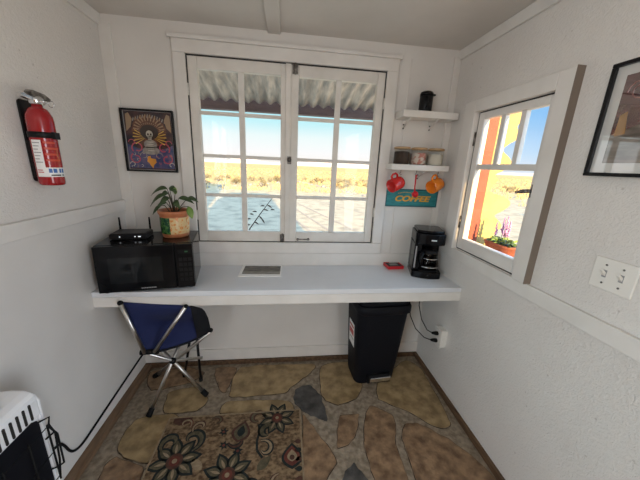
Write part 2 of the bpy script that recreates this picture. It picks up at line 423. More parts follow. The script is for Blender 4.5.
for z in (1.12, 1.58):
    b = MB(); b.tube([(xa-.004, 1.493, z-.035), (xa-.004, 1.493, z+.035)], .006, 8); b.build('hinge', M['old_metal'], w2)
b = MB(); b.box(XR-.0325, XR, .9655, .9679, .957, 1.779); struct(b.build('trim_18', mat('brown_edge', (.21, .165, .13), .7)))  # thin brown strip down the near side face of the right window casing
# unseen wall added to keep the sun out of the rear doorway
b = MB(); b.box(XR+.05, 1.42, -1.62, -1.52, G, 2.4); struct(b.build('sun_block_wall', M['outer_wall']))
# invented rear left opening with a frame, added behind the camera for fill light
w3 = struct(thing('added_window', None, None, (XL, -.95, .8)))
b = MB(); b.box(XL-.05, XL+.015, -1.60, -1.55, .75, 2.0); b.box(XL-.05, XL+.015, -.35, -.30, .75, 2.0)
b.box(XL-.05, XL+.015, -1.55, -.35, .75, .80); b.box(XL-.05, XL+.015, -1.55, -.35, 1.95, 2.0); b.box(XL-.04, XL-.01, -.965, -.935, .8, 1.95)
b.build('frame', M['trim'], w3)

# invented doorway in the rear right wall, added unseen for fill light
d1 = struct(thing('added_doorway', None, None, (XR, -.95, 0)))
b = MB(); b.box(XR-.015, XR+.055, -1.50, -1.45, 0, 2.0); b.box(XR-.015, XR+.055, -.45, -.40, 0, 2.0); b.box(XR-.015, XR+.055, -1.45, -.45, 1.95, 2.0)
b.build('frame', M['trim'], d1)
# ---------------- worktop
ct = thing('worktop', 'long white painted worktop built wall to wall under the wide window', 'worktop', (.04, 1.57, .667))
b = MB(); b.box(XL+.004, XR-.004, 1.372, YB-.012, .722, .750); b.build('top', M['counter'], ct, bevel=.003)
b = MB(); b.box(XL+.004, XR-.004, 1.372, 1.392, .667, .7215); b.build('fascia', M['trim'], ct, bevel=.003)

# ------------------------------------------------------------------ microwave
mw = thing('microwave', 'black countertop microwave oven at the left end of the worktop', 'microwave', (-.680, 1.386, .75), math.radians(10.5))
hw = .214
b = W(mw); b.box(-hw, hw, .0, .27, .010, .248); b.build('body', M['black_gloss'], mw, bevel=.005)
b = W(mw); b.box(-hw+.001, .128, -.018, -.0005, .012, .246); door = b.build('door', M['black_gloss'], mw, bevel=.004)
b = W(mw); b.box(-.158, .070, -.0195, -.0178, .058, .188); b.build('door_window', M['black_glass'], door)
b = W(mw)
for k in range(9): b.box(-.032+k*.0075, -.027+k*.0075, -.0192, -.0178, .0235, .0285)
b.build('badge', M['label_grey'], door)
b = W(mw); b.box(.131, hw-.001, -.018, -.0005, .012, .246); pn = b.build('control_panel', M['black_gloss'], mw, bevel=.004)
b = W(mw); b.box(.145, .205, -.0192, -.0178, .196, .218); b.build('display', M['black_glass'], pn)
b = W(mw); b.box(.176, .190, -.0198, -.0190, .203, .210); b.build('display_light', M['green_led'], pn)
for r in range(5):
    for c in range(3):
        b = W(mw); b.box(.146+c*.021, .162+c*.021, -.0190, -.0178, .048+r*.027, .066+r*.027); b.build('button', M['black_satin'], pn)
for x in (-.19, .19):
    for y in (.02, .25):
        b = W(mw); b.lathe([(.012, 0), (.010, .0105)], 12, (x, y, 0)); b.build('foot', M['rubber'], mw)

# router
rt = thing('router', 'black wifi router with two upright antennas on the microwave', 'router', (-.800, 1.518, .998), math.radians(9))
b = W(rt); b.prism([(-.085, .003), (.085, .003), (.085, .026), (.076, .032), (-.076, .032), (-.085, .026)], lambda u, v, d: (u, d, v), -.055, .055)
b.build('body', M['black_satin'], rt, bevel=.003)
b = W(rt)
b.box(-.074, .074, -.05, .05, 0, .0035); b.build('base', M['rubber'], rt)
for x in (-.071, .071):
    b = W(rt); b.tube([(x, .050, .020), (x, .058, .032), (x, .058, .095)], [.006, .005, .004], 10); b.build('antenna', M['rubber'], rt)
for x in (-.038, .030, .047, .053):
    b = W(rt); b.box(x-.0026, x+.0026, -.0562, -.0548, .013, .018); b.build('indicator_light', M['led'], rt)

# potted plant
pp = thing('potted_plant', 'leafy house plant in a painted terracotta pot on the microwave', 'plant', (-.596, 1.560, .9985))
pp.scale = (.93, .93, .97)
prof = [(.066, 0), (.070, .006), (.0735, .022), (.0755, .040), (.077, .060), (.0775, .085), (.077, .112), (.078, .122), (.084, .130), (.086, .142), (.084, .148), (.077, .147), (.074, .135), (.073, .12)]
def potmat(i, th):
    if i < 2 or i >= 6: return 0
    d = math.degrees(th) % 360
    if 200 <= d < 268: return 1
    if 268 <= d < 352: return 2
    return (2, 1, 2)[int(d // 67) % 3]
b = W(pp); b.lathe(prof, 48, mifn=potmat); pot = b.build('pot', [M['terracotta'], M['tile_green'], M['tile_cream']], pp)
b = W(pp); b.lathe([(.0735, .10), (.0735, .128), (.04, .134), (.0005, .136)], 24); b.build('soil', M['soil'], pp)
def leaf(b, base, d, L_, wd, droop, up=Vector((0, 0, 1)), n=8, mi=None, face=(.0, -.70, .71)):
    base = Vector(base); d = Vector(d).normalized(); side = d.cross(Vector(face)).normalized()
    rows = []
    for i in range(n+1):
        t = i/n
        c = base + d*L_*t - up*droop*L_*t*t
        w = wd*math.sin(PI*min(1, t*.97+.03))**.8*(1-.25*t)
        nrm = side.cross(d).normalized()
        rows.append([c - side*w + nrm*w*.25, c, c + side*w + nrm*w*.25])
    b.grid(rows, mi)
plant_leaves = [ # stem way, leaf direction, length, width, droop, light
 ([(0,0,.13),(-.008,0,.20),(-.024,-.005,.262)], (-.95,-.15,.30), .090, .019, .75, 0),
 ([(0,0,.13),(-.006,0,.21),(-.012,-.005,.268)], (.75,-.5,.10), .062, .020, .5, 0),
 ([(-.01,0,.13),(-.02,-.005,.19),(-.038,-.01,.226)], (-1,-.25,.12), .080, .020, .9, 0),
 ([(-.02,0,.13),(-.045,-.01,.172),(-.062,-.015,.170)], (-.8,-.3,-.35), .050, .014, .6, 0),
 ([(.005,0,.13),(.010,-.01,.195),(.020,-.015,.236)], (.25,-.3,.9), .045, .019, .1, 1),
 ([(.01,0,.13),(.02,-.005,.175),(.035,-.01,.212)], (1,-.1,.25), .090, .018, .55, 0),
 ([(.012,0,.13),(.05,-.01,.178),(.085,-.01,.216)], (1,.0,.10), .058, .016, .5, 0),
 ([(.012,0,.13),(.05,-.01,.165),(.088,-.02,.170)], (.35,-.3,-.9), .066, .021, .1, 1),
 ([(0,0,.13),(-.004,-.012,.18),(-.010,-.02,.215)], (-.5,-.7,.1), .065, .020, .7, 0),
 ([(0,0,.13),(.004,-.012,.172),(.010,-.02,.195)], (.7,-.6,.15), .062, .020, .7, 0),
 ([(-.01,.01,.13),(-.022,.0,.165),(-.032,-.012,.186)], (-.7,-.4,.3), .058, .018, .8, 0),
 ([(0,.01,.13),(-.01,.0,.19),(-.018,-.012,.238)], (-.4,-.6,.35), .055, .019, .8, 0),
]
for path, d, L_, wd, dr, li in plant_leaves:
    b = W(pp); b.tube(path, [.0030, .0026, .0018], 6); st = b.build('stem', M['stem'], pp)
    b = W(pp); leaf(b, path[-1], d, L_, wd, dr); b.build('leaf', M['leaf_light'] if li else M['leaf'], st, solid=.0008)

# photograph lying on worktop
pc = thing('photo_print', 'white bordered landscape photograph lying flat on the worktop under the window', 'photograph', (-.146, 1.655, .7505), math.radians(-1.5))
b = W(pc); b.box(-.126, .126, -.098, .090, 0, .004); b.build('paper', M['label_white'], pc)
b = W(pc); b.box(-.110, .118, -.066, -.020, .004, .0046, 1); b.box(-.110, .118, -.0199, .074, .004, .0046, 0); b.build('image', [M['photo_dark'], M['photo_mid']], pc)

# red box by coffee maker
rd = thing('small_box', 'small open red box on the worktop left of the coffee maker', 'box', (.742, 1.715, .7505), math.radians(4))
b = W(rd); b.box(-.055, .055, -.045, .045, 0, .004); b.box(-.055, .055, -.045, -.041, .004, .022); b.box(-.055, .055, .041, .045, .004, .022)
b.box(-.055, -.051, -.041, .041, .004, .022); b.box(.051, .055, -.041, .041, .004, .022); b.build('tray', M['red_plastic'], rd, bevel=.0015)
b = W(rd); b.box(-.049, .049, -.039, .039, .0045, .019); b.build('packet', M['black_satin'], rd, bevel=.002)
b = W(rd); b.box(-.030, .026, -.016, .016, .0195, .021); b.build('card', M['label_grey'], rd)

# ------------------------------------------------------------------ coffee maker
cm = thing('coffee_maker', 'black drip coffee maker with glass carafe at the worktop right end', 'coffee maker', (.905, 1.612, .7505), math.radians(-17))
def rrect(x0, x1, y0, y1, r, n=5, front_bulge=0.):
    out = []
    for cx, cy, a0 in ((x1-r, y1-r, 0), (x0+r, y1-r, 90), (x0+r, y0+r, 180), (x1-r, y0+r, 270)):
        for k in range(n+1):
            a = math.radians(a0 + 90*k/n); out.append((cx+r*math.cos(a), cy+r*math.sin(a)))
    if front_bulge:
        i = 3*(n+1)-1
        pts = []
        for k in range(1, 8):
            t = k/8; pts.append((x0+r+(x1-x0-2*r)*t, y0-front_bulge*math.sin(PI*t)))
        out = out[:i+1] + pts + out[i+1:]
    return out
XY = lambda u, v, d: (u, v, d)
b = W(cm); b.prism(rrect(-.088, .088, -.100, .100, .018, front_bulge=.014), XY, 0, .042); base = b.build('base', M['black_gloss'], cm, bevel=.004)
b = W(cm); b.lathe([(.066, .042), (.066, .046), (.060, .048)], 32, (.012, -.035, 0)); b.build('warming_plate', M['black_satin'], base)
b = W(cm); b.T = b.T @ Matrix.Translation((.012, -.113, .022)) @ Matrix.Rotation(PI/2, 4, 'X'); b.lathe([(.011, 0), (.010, .005), (.0005, .006)], 20); b.build('switch', M['rubber'], base)
b = W(cm); b.prism(rrect(-.088, .088, .030, .100, .015), XY, .0425, .215); b.prism([(-.088,-.090),(-.040,-.075),(-.040,.029),(-.088,.029)], XY, .0425, .215)
body = b.build('water_tank', M['black_gloss'], cm, bevel=.004)
b = W(cm); b.box(-.080, -.072, -.0905, -.0870, .060, .200); b.build('level_window', M['label_grey'], body)
b = W(cm); b.prism(rrect(-.088, .088, -.100, .100, .022, front_bulge=.012), XY, .2155, .285); 
b.prism(rrect(-.080, .080, -.090, .095, .022, front_bulge=.012), XY, .285, .302); head = b.build('brew_head', M['black_gloss'], cm, bevel=.006)
b = W(cm)
for k in range(6): b.box(.000+k*.0052, .0042+k*.0052, -.1150, -.1085, .245, .2515)
b.build('badge', M['label_white'], head)
cf_prof = [(.040, .0485), (.056, .052), (.061, .070), (.060, .095), (.052, .125), (.045, .142), (.044, .155)]
b = W(cm); b.lathe(cf_prof, 32, (.016, -.038, 0), close=False); caf = b.build('carafe', M['carafe_glass'], cm)
b = W(cm); b.lathe([(.046, .150), (.047, .165), (.040, .172), (.0005, .176)], 32, (.016, -.038, 0)); b.build('carafe_lid', M['black_satin'], caf)
b = W(cm); b.tube([(.016-.045, -.082, .158), (.016-.055, -.098, .155), (.016-.058, -.102, .120), (.016-.048, -.088, .085)], [.009, .010, .009, .007], 10); b.build('carafe_handle', M['black_satin'], caf)
b = W(cm)
for z in (.068, .120):
    b.lathe([(.0625 if z < .1 else .0545, z), (.0625 if z < .1 else .0545, z+.004)], 32, (.016, -.038, 0), close=False)
b.build('carafe_band', M['chrome'], caf)

# ------------------------------------------------------------------ shelves and what they carry
def shelf(label, x0, x1, z0, z1):
    t = thing('wall_shelf', label, 'shelf', ((x0+x1)/2, YB, z0), 0, 'white wall shelves')
    b = MB(); b.box(x0, x1, 1.645, YB-.001, z0, z1); b.build('board', M['trim'], t, bevel=.003)
    for x in (x0+.055, x0+.225):
        b = MB(); b.box(x-.007, x+.007, 1.660, YB-.002, z0-.005, z0-.0005); b.box(x-.007, x+.007, YB-.006, YB-.002, z0-.06, z0-.005)
        b.tube([(x, 1.670, z0-.004), (x, YB-.006, z0-.045)], .003, 6)
        br = b.build('bracket', M['trim'], t)
        for z in (z0-.028, z0-.050):
            b = MB(); b.tube([(x, YB-.009, z), (x, YB-.005, z)], .0045, 8); b.build('screw', M['dark_slot'], br)
    return t
shelf('white wall shelf carrying only a black canister', .664, 1.004, 1.698, 1.736)
lower = shelf('white wall shelf carrying a row of three glass jars', .628, .996, 1.400, 1.434)
cn = thing('canister', 'black lidded canister on the upper white wall shelf', 'canister', (.817, 1.70, 1.7365))
b = W(cn); b.lathe([(.034, 0), (.037, .003), (.037, .086), (.035, .0865)], 32); b.build('body', M['black_satin'], cn)
b = W(cn); b.lathe([(.0385, .087), (.0385, .098), (.034, .108), (.020, .114), (.0005, .115)], 32); b.prism([(.030, .089), (.052, .092), (.051, .099), (.030, .102)], lambda u, v, d: (u, d, v), -.010, .010)
b.build('lid', M['black_gloss'], cn)
b = W(cn); b.tube([(-.013, -.035, .075), (-.015, -.052, .072), (-.016, -.054, .030), (-.013, -.035, .020)], .0045, 8); b.build('handle', M['black_gloss'], cn)

for x, m_, fill, lab in ((.705, 'coffee', .074, 'glass jar of dark coffee, leftmost on the lower shelf'),
                         (.815, 'sweets', .070, 'glass jar of pink packets, middle of the lower shelf'),
                         (.925, 'sugar', .066, 'glass jar of pale sugar, rightmost on the lower shelf')):
    j = thing('storage_jar', lab, 'jar', (x, 1.700, 1.4345), 0, 'jars on the lower shelf')
    b = W(j); b.lathe([(.043, 0), (.0465, .003), (.0465, .088)], 32, close=False); b.lathe([(.0005, .0005), (.043, .0)], 32, close=False); b.build('glass', M['jar_glass'], j)
    b = W(j); b.lathe([(.042, .002), (.0445, .004), (.0445, fill-.004), (.040, fill), (.0005, fill+.003)], 32); b.build('contents', M[m_], j)
    b = W(j); b.lathe([(.0485, .0885), (.0485, .099), (.046, .101)], 32); b.build('lid', M['lid_wood'], j)

def hook(x, y):
    b = MB(); b.tube([(x, y, 1.4005), (x, y, 1.388), (x-.007, y-.002, 1.378), (x-.002, y-.003, 1.370), (x+.007, y-.002, 1.373)], .0018, 6)
    return b.build('cup_hook', M['old_metal'], lower)
def mug(label, m_, c, mouth, group=None):
    mouth = Vector(mouth).normalized()
    # local z = mouth direction, local x = handle direction (upwards)
    up = Vector((0, 0, 1)); hx = (up - mouth*up.dot(mouth)).normalized(); hy = mouth.cross(hx)
    Rm = Matrix((hx, hy, mouth)).transposed()
    t = thing('coffee_mug', label, 'mug', c, rot=Rm.to_euler(), group='mugs on hooks under the shelf')
    b = W(t); b.lathe([(.030, -.044), (.037, -.042), (.040, -.030), (.041, .040), (.0395, .042), (.037, .040), (.036, -.032), (.0005, -.036)], 32); b.build('cup', M[m_], t)
    b = W(t); b.tube([(.038, 0, .022), (.056, 0, .026), (.066, 0, .012), (.066, 0, -.008), (.055, 0, -.022), (.038, 0, -.020)], [.007, .0065, .006, .006, .0065, .007], 10); b.build('handle', M[m_], t)
    return t
for x in (.700, .802, .944): hook(x, 1.672)
mug('red mug hanging from a hook under the lower shelf', 'red_mug', (.678, 1.675, 1.313), (-.86, -.38, -.32))
mug('orange mug hanging from a hook under the lower shelf', 'orange_mug', (.938, 1.675, 1.314), (-.86, -.42, -.30))
sp = thing('measuring_scoop', 'red scoop hanging by its long handle between the two mugs', 'scoop', (.802, 1.672, 1.245))
b = MB(); b.tube([(.802, 1.672, 1.368), (.802, 1.670, 1.30), (.803, 1.668, 1.275)], [.005, .0042, .005], 8); b.lathe([(.003, -.005), (.0055, -.005), (.0055, .005), (.003, .005)], 10, (.802, 1.672, 1.371)); b.build('handle', M['red_plastic'], sp)
b = MB(); b.T = Matrix.Translation((.803, 1.664, 1.255)) @ Matrix.Rotation(math.radians(75), 4, 'X')
b.lathe([(.0005, -.012), (.014, -.010), (.019, .004), (.0195, .012), (.018, .012), (.016, .002), (.0005, -.006)], 24); b.build('bowl', M['red_plastic'], sp)

# coffee sign
sg = thing('coffee_sign', 'teal wooden sign with yellow lettering under the lower shelf', 'sign', (.829, YB, 1.165))
b = MB(); b.box(.650, 1.008, YB-.014, YB-.001, 1.165, 1.280); board = b.build('board', M['teal'], sg, bevel=.002)
b = MB()
for q in ((.650, 1.008, 1.165, 1.172), (.650, 1.008, 1.273, 1.280), (.650, .657, 1.172, 1.273), (1.001, 1.008, 1.172, 1.273)): b.box(q[0], q[1], YB-.017, YB-.0135, q[2], q[3])
b.build('border', M['teal_dark'], board)
def text_mesh(body, size, shear=0., bold=.0, extrude=.002, sx=1.):
    cu = bpy.data.curves.new('lettering', 'FONT'); cu.body = body; cu.size = size; cu.shear = shear; cu.offset = bold; cu.extrude = extrude
    cu.align_x = 'CENTER'; cu.align_y = 'CENTER'
    o = bpy.data.objects.new('lettering', cu); COL.objects.link(o)
    dg = bpy.context.evaluated_depsgraph_get()
    me = bpy.data.meshes.new_from_object(o.evaluated_get(dg))
    bpy.data.objects.remove(o); bpy.data.curves.remove(cu)
    return me
me = text_mesh('COFFEE', .050, .25, .0016)
b = MB(); b.bm.from_mesh(me); b.bm.transform(Matrix.Translation((.828, YB-.0165, 1.217)) @ Matrix.Rotation(PI/2, 4, 'X') @ Matrix.Diagonal((1.38, 1, 1, 1)))
b.build('lettering', M['yellow'], sg); bpy.data.meshes.remove(me)
b = MB()
for k in range(11):
    t = k/10
    b.box(.735+t*.10-.003, .735+t*.10+.003, YB-.0165, YB-.0142, 1.250+.008*math.sin(PI*t), 1.254+.008*math.sin(PI*t))
b.build('flourish', M['yellow'], sg)

# ------------------------------------------------------------------ fire extinguisher on left wall
ex = thing('fire_extinguisher', 'red fire extinguisher in a black bracket on the left wall', 'fire extinguisher', (-.902, 1.213, 1.287), rot=(math.radians(0), 0, 0))
R_ = .0395
b = W(ex); b.lathe([(.034, 0), (.038, .004), (R_, .012), (R_, .245), (.0375, .262), (.031, .278), (.026, .288), (.016, .292), (.016, .300)], 40); cyl = b.build('cylinder', M['red_gloss'], ex)
def cyl_patch(b, a0, a1, z0, z1, r, mi=0, n=14):
    b.grid([[(r*math.cos(math.radians(a0+(a1-a0)*k/n)), r*math.sin(math.radians(a0+(a1-a0)*k/n)), z) for k in range(n+1)] for z in (z0, z1)], mi)
ex.scale = (1, 1, .95)
# label faces the room: angle 0 is +x (into the room), -90 towards the camera
b = W(ex)
cyl_patch(b, -112, 40, .034, .070, R_+.0006, 0); cyl_patch(b, -112, -68, .070, .172, R_+.0006, 0)
for k in range(7): cyl_patch(b, -108, -74 - (k % 3)*5, .160-k*.012, .163-k*.012, R_+.0010, 1)
cyl_patch(b, -108, -78, .050, .053, R_+.0010, 2); cyl_patch(b, -108, -82, .058, .061, R_+.0010, 2)
for a0, a1 in ((-58, -44), (-40, -24), (-14, -4), (0, 14)): cyl_patch(b, a0, a1, .050, .066, R_+.0010, 3)
cyl_patch(b, -52, -8, .038, .043, R_+.0010, 4); cyl_patch(b, -2, 12, .038, .043, R_+.0010, 4)
for k in range(4): cyl_patch(b, -60, -10 + (k % 2)*14, .160-k*.022, .168-k*.022, R_+.0008, 5)
b.build('label', [M['label_white'], M['label_grey'], M['label_red'], M['label_blue'], M['dark_slot'], M['label_orange']], cyl)
b = W(ex); b.lathe([(R_+.0005, .180), (R_+.003, .181), (R_+.003, .201), (R_+.0005, .202)], 40, close=False)
b.box(R_-.006, R_+.010, -.012, .012, .178, .204); b.build('strap', M['black_satin'], ex)
b = W(ex); b.prism(rrect(-.020, .045, .012, .318, .014), lambda u, v, d: (d, u, v), -.0505, -.0425); b.box(-.0425, -.036, -.02, .02, .03, .17); b.build('bracket', M['black_satin'], ex, bevel=.003)
b = W(ex); b.lathe([(.017, .300), (.022, .304), (.022, .322), (.016, .332), (.0005, .333)], 20); vl = b.build('valve', M['chrome'], ex)
b = W(ex); b.tube([(0, -.008, .320), (.0, .040, .325)], .009, 12); b.lathe([(.014, -.004), (.014, .004)], 20, (.022, 0, .312)); b.build('gauge', M['chrome'], vl)
b = W(ex); b.prism([(-.022, .330), (.050, .322), (.056, .332), (.030, .345), (-.020, .350), (-.030, .342)], lambda u, v, d: (d, u, v), -.012, .012); b.build('lever', M['old_metal'], ex, bevel=.002)
b = W(ex); b.prism([(-.058, .318), (-.066, .328), (-.058, .334), (.005, .322), (.034, .320), (.034, .308), (.010, .308)], lambda u, v, d: (d, u, v), -.008, .008); b.build('carry_handle', M['chrome'], ex, bevel=.002)
b = W(ex); b.tube([(.010 + .010*math.cos(2*PI*k/12), .055 + .010*math.sin(2*PI*k/12)*.2, .315+.012*math.sin(2*PI*k/12)) for k in range(13)], .0016, 6, cap=False); b.build('pull_pin', M['chrome'], ex)

# ------------------------------------------------------------------ framed skull poster, back wall
fr = thing('framed_poster', 'black framed poster with a skull and yellow rays on the back wall', 'picture', (-.759, YB, 1.329))
px0, px1, pz0, pz1 = -.895, -.623, 1.329, 1.660
def frame(b, y0, y1, w):
    b.box(px0, px1, y0, y1, pz0, pz0+w); b.box(px0, px1, y0, y1, pz1-w, pz1); b.box(px0, px0+w, y0, y1, pz0+w, pz1-w); b.box(px1-w, px1, y0, y1, pz0+w, pz1-w)
b = MB(); frame(b, YB-.034, YB-.013, .009); b.build('frame', M['black_satin'], fr, bevel=.002)
b = MB(); b.box(px0+.004, px1-.004, YB-.020, YB-.0135, pz0+.004, pz1-.004); b.build('mat_board', M['label_grey'], fr)
PC = [mat('poster_ground', (.020, .014, .022), .3, col2=(.085, .035, .03), scale=30, coat=.3), mat('poster_halo', (.085, .028, .015), .3, col2=(.17, .07, .035), scale=60, coat=1),
      mat('poster_ray', (.72, .46, .07), .3, coat=1), mat('poster_hat', (.035, .02, .015), .3, coat=1), mat('poster_bone', (.50, .46, .38), .3, coat=1),
      mat('poster_rose', (.45, .07, .10), .3, coat=1), mat('poster_blue', (.03, .05, .14), .3, col2=(.12, .09, .18), scale=40, coat=1), mat('poster_orange', (.72, .30, .04), .3, coat=1),
      mat('poster_tan', (.32, .21, .12), .3, coat=1), mat('poster_grey', (.20, .18, .16), .3, col2=(.34, .30, .26), scale=70, coat=1)]
cx, W_, H_ = -.758, .266, .324
def PT(u, v, d): return (cx + u*W_/2, YB-.0205-d, 1.4945 + v*H_/2)
b = MB()
def flat(poly, lvl, mi): b.prism(poly, PT, -.0002, .0003*lvl, mi)
def ell(u, v, ru, rv, n=24, a0=0, a1=360): return [(u+ru*math.cos(math.radians(a0+(a1-a0)*k/(n-1 if a1-a0 < 360 else n))), v+rv*math.sin(math.radians(a0+(a1-a0)*k/(n-1 if a1-a0 < 360 else n)))) for k in range(n)]
flat([(-.92,-.94),(.90,-.94),(.90,.95),(-.92,.95)], 1, 0)
flat([(-.92,-.9),(.90,-.9),(.90,-.1),(.5,-.25),(-.5,-.25),(-.92,-.1)], 2, 6)
flat(ell(0, .33, .68, .52), 2.5, 1)
for k in range(13):
    a = math.radians(10 + k*13.4)
    flat([(.42*math.cos(a-.04), .33+.33*math.sin(a-.04)), (.62*math.cos(a-.05), .33+.48*math.sin(a-.05)), (.62*math.cos(a+.05), .33+.48*math.sin(a+.05)), (.42*math.cos(a+.04), .33+.33*math.sin(a+.04))], 3, 8)
for k in range(15):      # curled pale banner along the top
    t = k/14; u = -.68+1.32*t; v = .66+.16*math.sin(PI*t)
    flat([(u-.035, v-.05), (u+.005, v-.06), (u+.045, v+.04), (u+.01, v+.06)], 3.5, 9 if k % 2 else 8)
for sgn in (-1, 1):
    flat([(sgn*.70,.45),(sgn*.88,.30),(sgn*.86,.85),(sgn*.74,.90),(sgn*.62,.70)], 3, 8)
    for a in (-32, -16, 2, 18, 33):
        r = math.radians(a)
        flat([(sgn*.12, .13), (sgn*(.12+.54*math.cos(r-.04)), .13+.42*math.sin(r-.04)), (sgn*(.12+.54*math.cos(r+.03)), .13+.42*math.sin(r+.03))], 4, 2)
flat(ell(0, .30, .36, .24), 4.5, 3)
flat(ell(0, .24, .135, .12), 5, 4); flat([(-.085,.18),(.085,.18),(.065,.06),(-.065,.06)], 5, 4)
for u in (-.055, .055): flat(ell(u, .23, .038, .038, 12), 5.5, 3)
flat([(-.02,.17),(.02,.17),(0,.20)], 5.5, 3)
for k in range(4): flat([(-.055+k*.033,.075),(-.038+k*.033,.075),(-.038+k*.033,.105),(-.055+k*.033,.105)], 5.5, 3)
flat(ell(0, -.10, .26, .16), 4, 9); flat(ell(0, -.30, .34, .14), 4, 9)
for k in range(5): flat(ell(0, -.02-k*.07, .14, .018, 14), 4.6, 4)
def curl(u, v, r, a0, a1, wd, mi, lvl, sgn=1):
    n = 22; outer, inner = [], []
    for k in range(n+1):
        t = k/n; a = math.radians(a0+(a1-a0)*t); rr = r*(1-.55*t)
        outer.append((u+sgn*(rr+wd)*math.cos(a), v+(rr+wd)*.8*math.sin(a))); inner.append((u+sgn*rr*math.cos(a), v+rr*.8*math.sin(a)))
    for k in range(n): flat([outer[k], outer[k+1], inner[k+1], inner[k]], lvl, mi)
for k in range(26):      # small busy ornament in the lower half
    u = -.80+1.58*((k*7) % 26)/25; v = -.86+.60*((k*11) % 26)/25
    curl(u, v, .05, k*50, k*50+250, .016, (4, 6, 5, 8)[k % 4], 2.8)
for k in range(18):      # fringe of small strokes round the hat
    a = math.radians(180/17*k); flat([(.37*math.cos(a), .30+.25*math.sin(a)), (.46*math.cos(a+.03), .30+.31*math.sin(a+.03)), (.46*math.cos(a-.05), .30+.31*math.sin(a-.05))], 4.2, 8)
for sgn in (-1, 1):
    curl(sgn*.52, -.22, .22, -40, 300, .045, 5, 3.4, sgn); curl(sgn*.62, -.58, .20, 60, -280, .045, 5, 3.6, sgn); curl(sgn*.30, -.48, .14, 0, 300, .03, 9, 3.8, sgn)
    curl(sgn*.72, -.05, .12, 0, 260, .03, 5, 3.2, sgn); curl(sgn*.78, -.78, .10, 0, 260, .03, 4, 3.2, sgn)
flat([(-.16,-.50),(-.05,-.48),(-.04,-.56),(.15,-.58),(.17,-.70),(.06,-.78),(.02,-.90),(-.08,-.80),(-.12,-.72),(-.2,-.68)], 5, 7)
b.build('print', PC, fr)

# ------------------------------------------------------------------ framed picture on right wall
f2 = thing('framed_picture', 'black framed print with a white mat on the right wall', 'picture', (XR, .62, 1.409))
y0, y1, z0, z1 = .36, .856, 1.409, 1.745
b = MB(); xo = XR-.026
for q in ((y0, y1, z0, z0+.011), (y0, y1, z1-.011, z1), (y0, y0+.011, z0+.011, z1-.011), (y1-.011, y1, z0+.011, z1-.011)): b.box(xo, XR-.001, *q)
b.build('frame', M['black_satin'], f2, bevel=.002)
b = MB(); b.box(XR-.014, XR-.003, y0+.005, y1-.005, z0+.005, z1-.005)
b.build('mat_board', mat('mat_board_under_glass', (.62, .61, .58), .4, coat=1, coat_ior=2.7), f2)
RP = [mat('print_maroon', (.050, .010, .012), .3, col2=(.11, .028, .028), scale=40, coat=1, coat_ior=2.7), mat('print_brown', (.10, .075, .055), .3, col2=(.22, .18, .15), scale=16, stretch=(1, 1, 4), coat=1, coat_ior=2.7),
      mat('print_ochre', (.30, .15, .035), .3, coat=1, coat_ior=2.7), mat('print_line', (.20, .07, .06), .3, coat=1, coat_ior=2.7)]
b = MB()
def PR(u, v, d): return (XR-.0142-d, u, v)
b.prism([(.40, 1.45), (.815, 1.45), (.815, 1.705), (.40, 1.705)], PR, 0, .0004, 0)
b.prism([(.40, 1.4505), (.8145, 1.4505), (.8145, 1.535), (.74, 1.560), (.66, 1.548), (.56, 1.575), (.40, 1.55)], PR, 0, .0007, 1)
b.prism([(.775, 1.535), (.803, 1.53), (.803, 1.59), (.785, 1.60)], PR, 0, .0010, 2)
for (u, v, r) in ((.77, 1.655, .030), (.70, 1.64, .035), (.62, 1.66, .032), (.53, 1.64, .035), (.45, 1.66, .03)):
    for k in range(22):
        a, a2 = k*.5, (k+1)*.5; ra, rb = r*(1-k/26), r*(1-(k+1)/26)
        b.prism([(u+ra*math.cos(a), v+ra*math.sin(a)), (u+rb*math.cos(a2), v+rb*math.sin(a2)), (u+(rb+.004)*math.cos(a2), v+(rb+.004)*math.sin(a2)), (u+(ra+.004)*math.cos(a), v+(ra+.004)*math.sin(a))], PR, 0, .0009, 3)
b.build('print', RP, f2)

# ------------------------------------------------------------------ light switch, outlet
sw = thing('light_switch', 'white double toggle switch plate on the right wall below the picture', 'light switch', (XR, .694, 1.052))
b = MB(); b.box(XR-.007, XR, .634, .755, 1.053, 1.157); pl = b.build('plate', M['plastic_white'], sw, bevel=.004)
for y in (.717, .670):
    b = MB(); b.box(XR-.0078, XR-.0068, y-.006, y+.006, 1.094, 1.118); b.build('slot', M['label_grey'], pl)
    b = MB(); b.prism([(0, 1.098), (0, 1.110), (.016, 1.124), (.018, 1.117)], lambda u, v, d: (XR-.007-u, d, v), y-.0045, y+.0045); b.build('toggle', M['plastic_white'], sw, bevel=.001)
    for z in (1.075, 1.135):
        b = MB(); b.tube([(XR-.0085, y, z), (XR-.0065, y, z)], .0032, 10); b.build('screw', M['old_metal'], pl)
ol = thing('power_outlet', 'white surface mounted power outlet low on the right wall', 'outlet', (XR, 1.455, .300))
b = MB(); b.box(XR-.040, XR-.001, 1.425, 1.495, .305, .425); b.build('box', M['plastic_white'], ol, bevel=.004)
b = MB(); b.box(XR-.047, XR-.0405, 1.420, 1.500, .300, .430); cp = b.build('cover', M['plastic_white'], ol, bevel=.003)
for z in (.340, .392):
    for dy in (-.008, .008):
        b = MB(); b.box(XR-.0478, XR-.0465, 1.458+dy-.0015, 1.458+dy+.0015, z-.006, z+.006); b.build('slot', M['dark_slot'], cp)
def cord(label, z, pts):
    t = thing('electric_lead', label, 'electric lead', (XR-.06, 1.46, z), 0, 'leads plugged in under the worktop')
    b = MB(); b.tube([(XR-.0485, 1.458, z), (XR-.062, 1.460, z), (XR-.085, 1.466, z)], [.013, .013, .007], 12); b.build('plug', M['rubber'], t)
    b = MB(); b.tube([(XR-.084, 1.466, z)] + pts, .0032, 8); b.build('cable', M['rubber'], t)
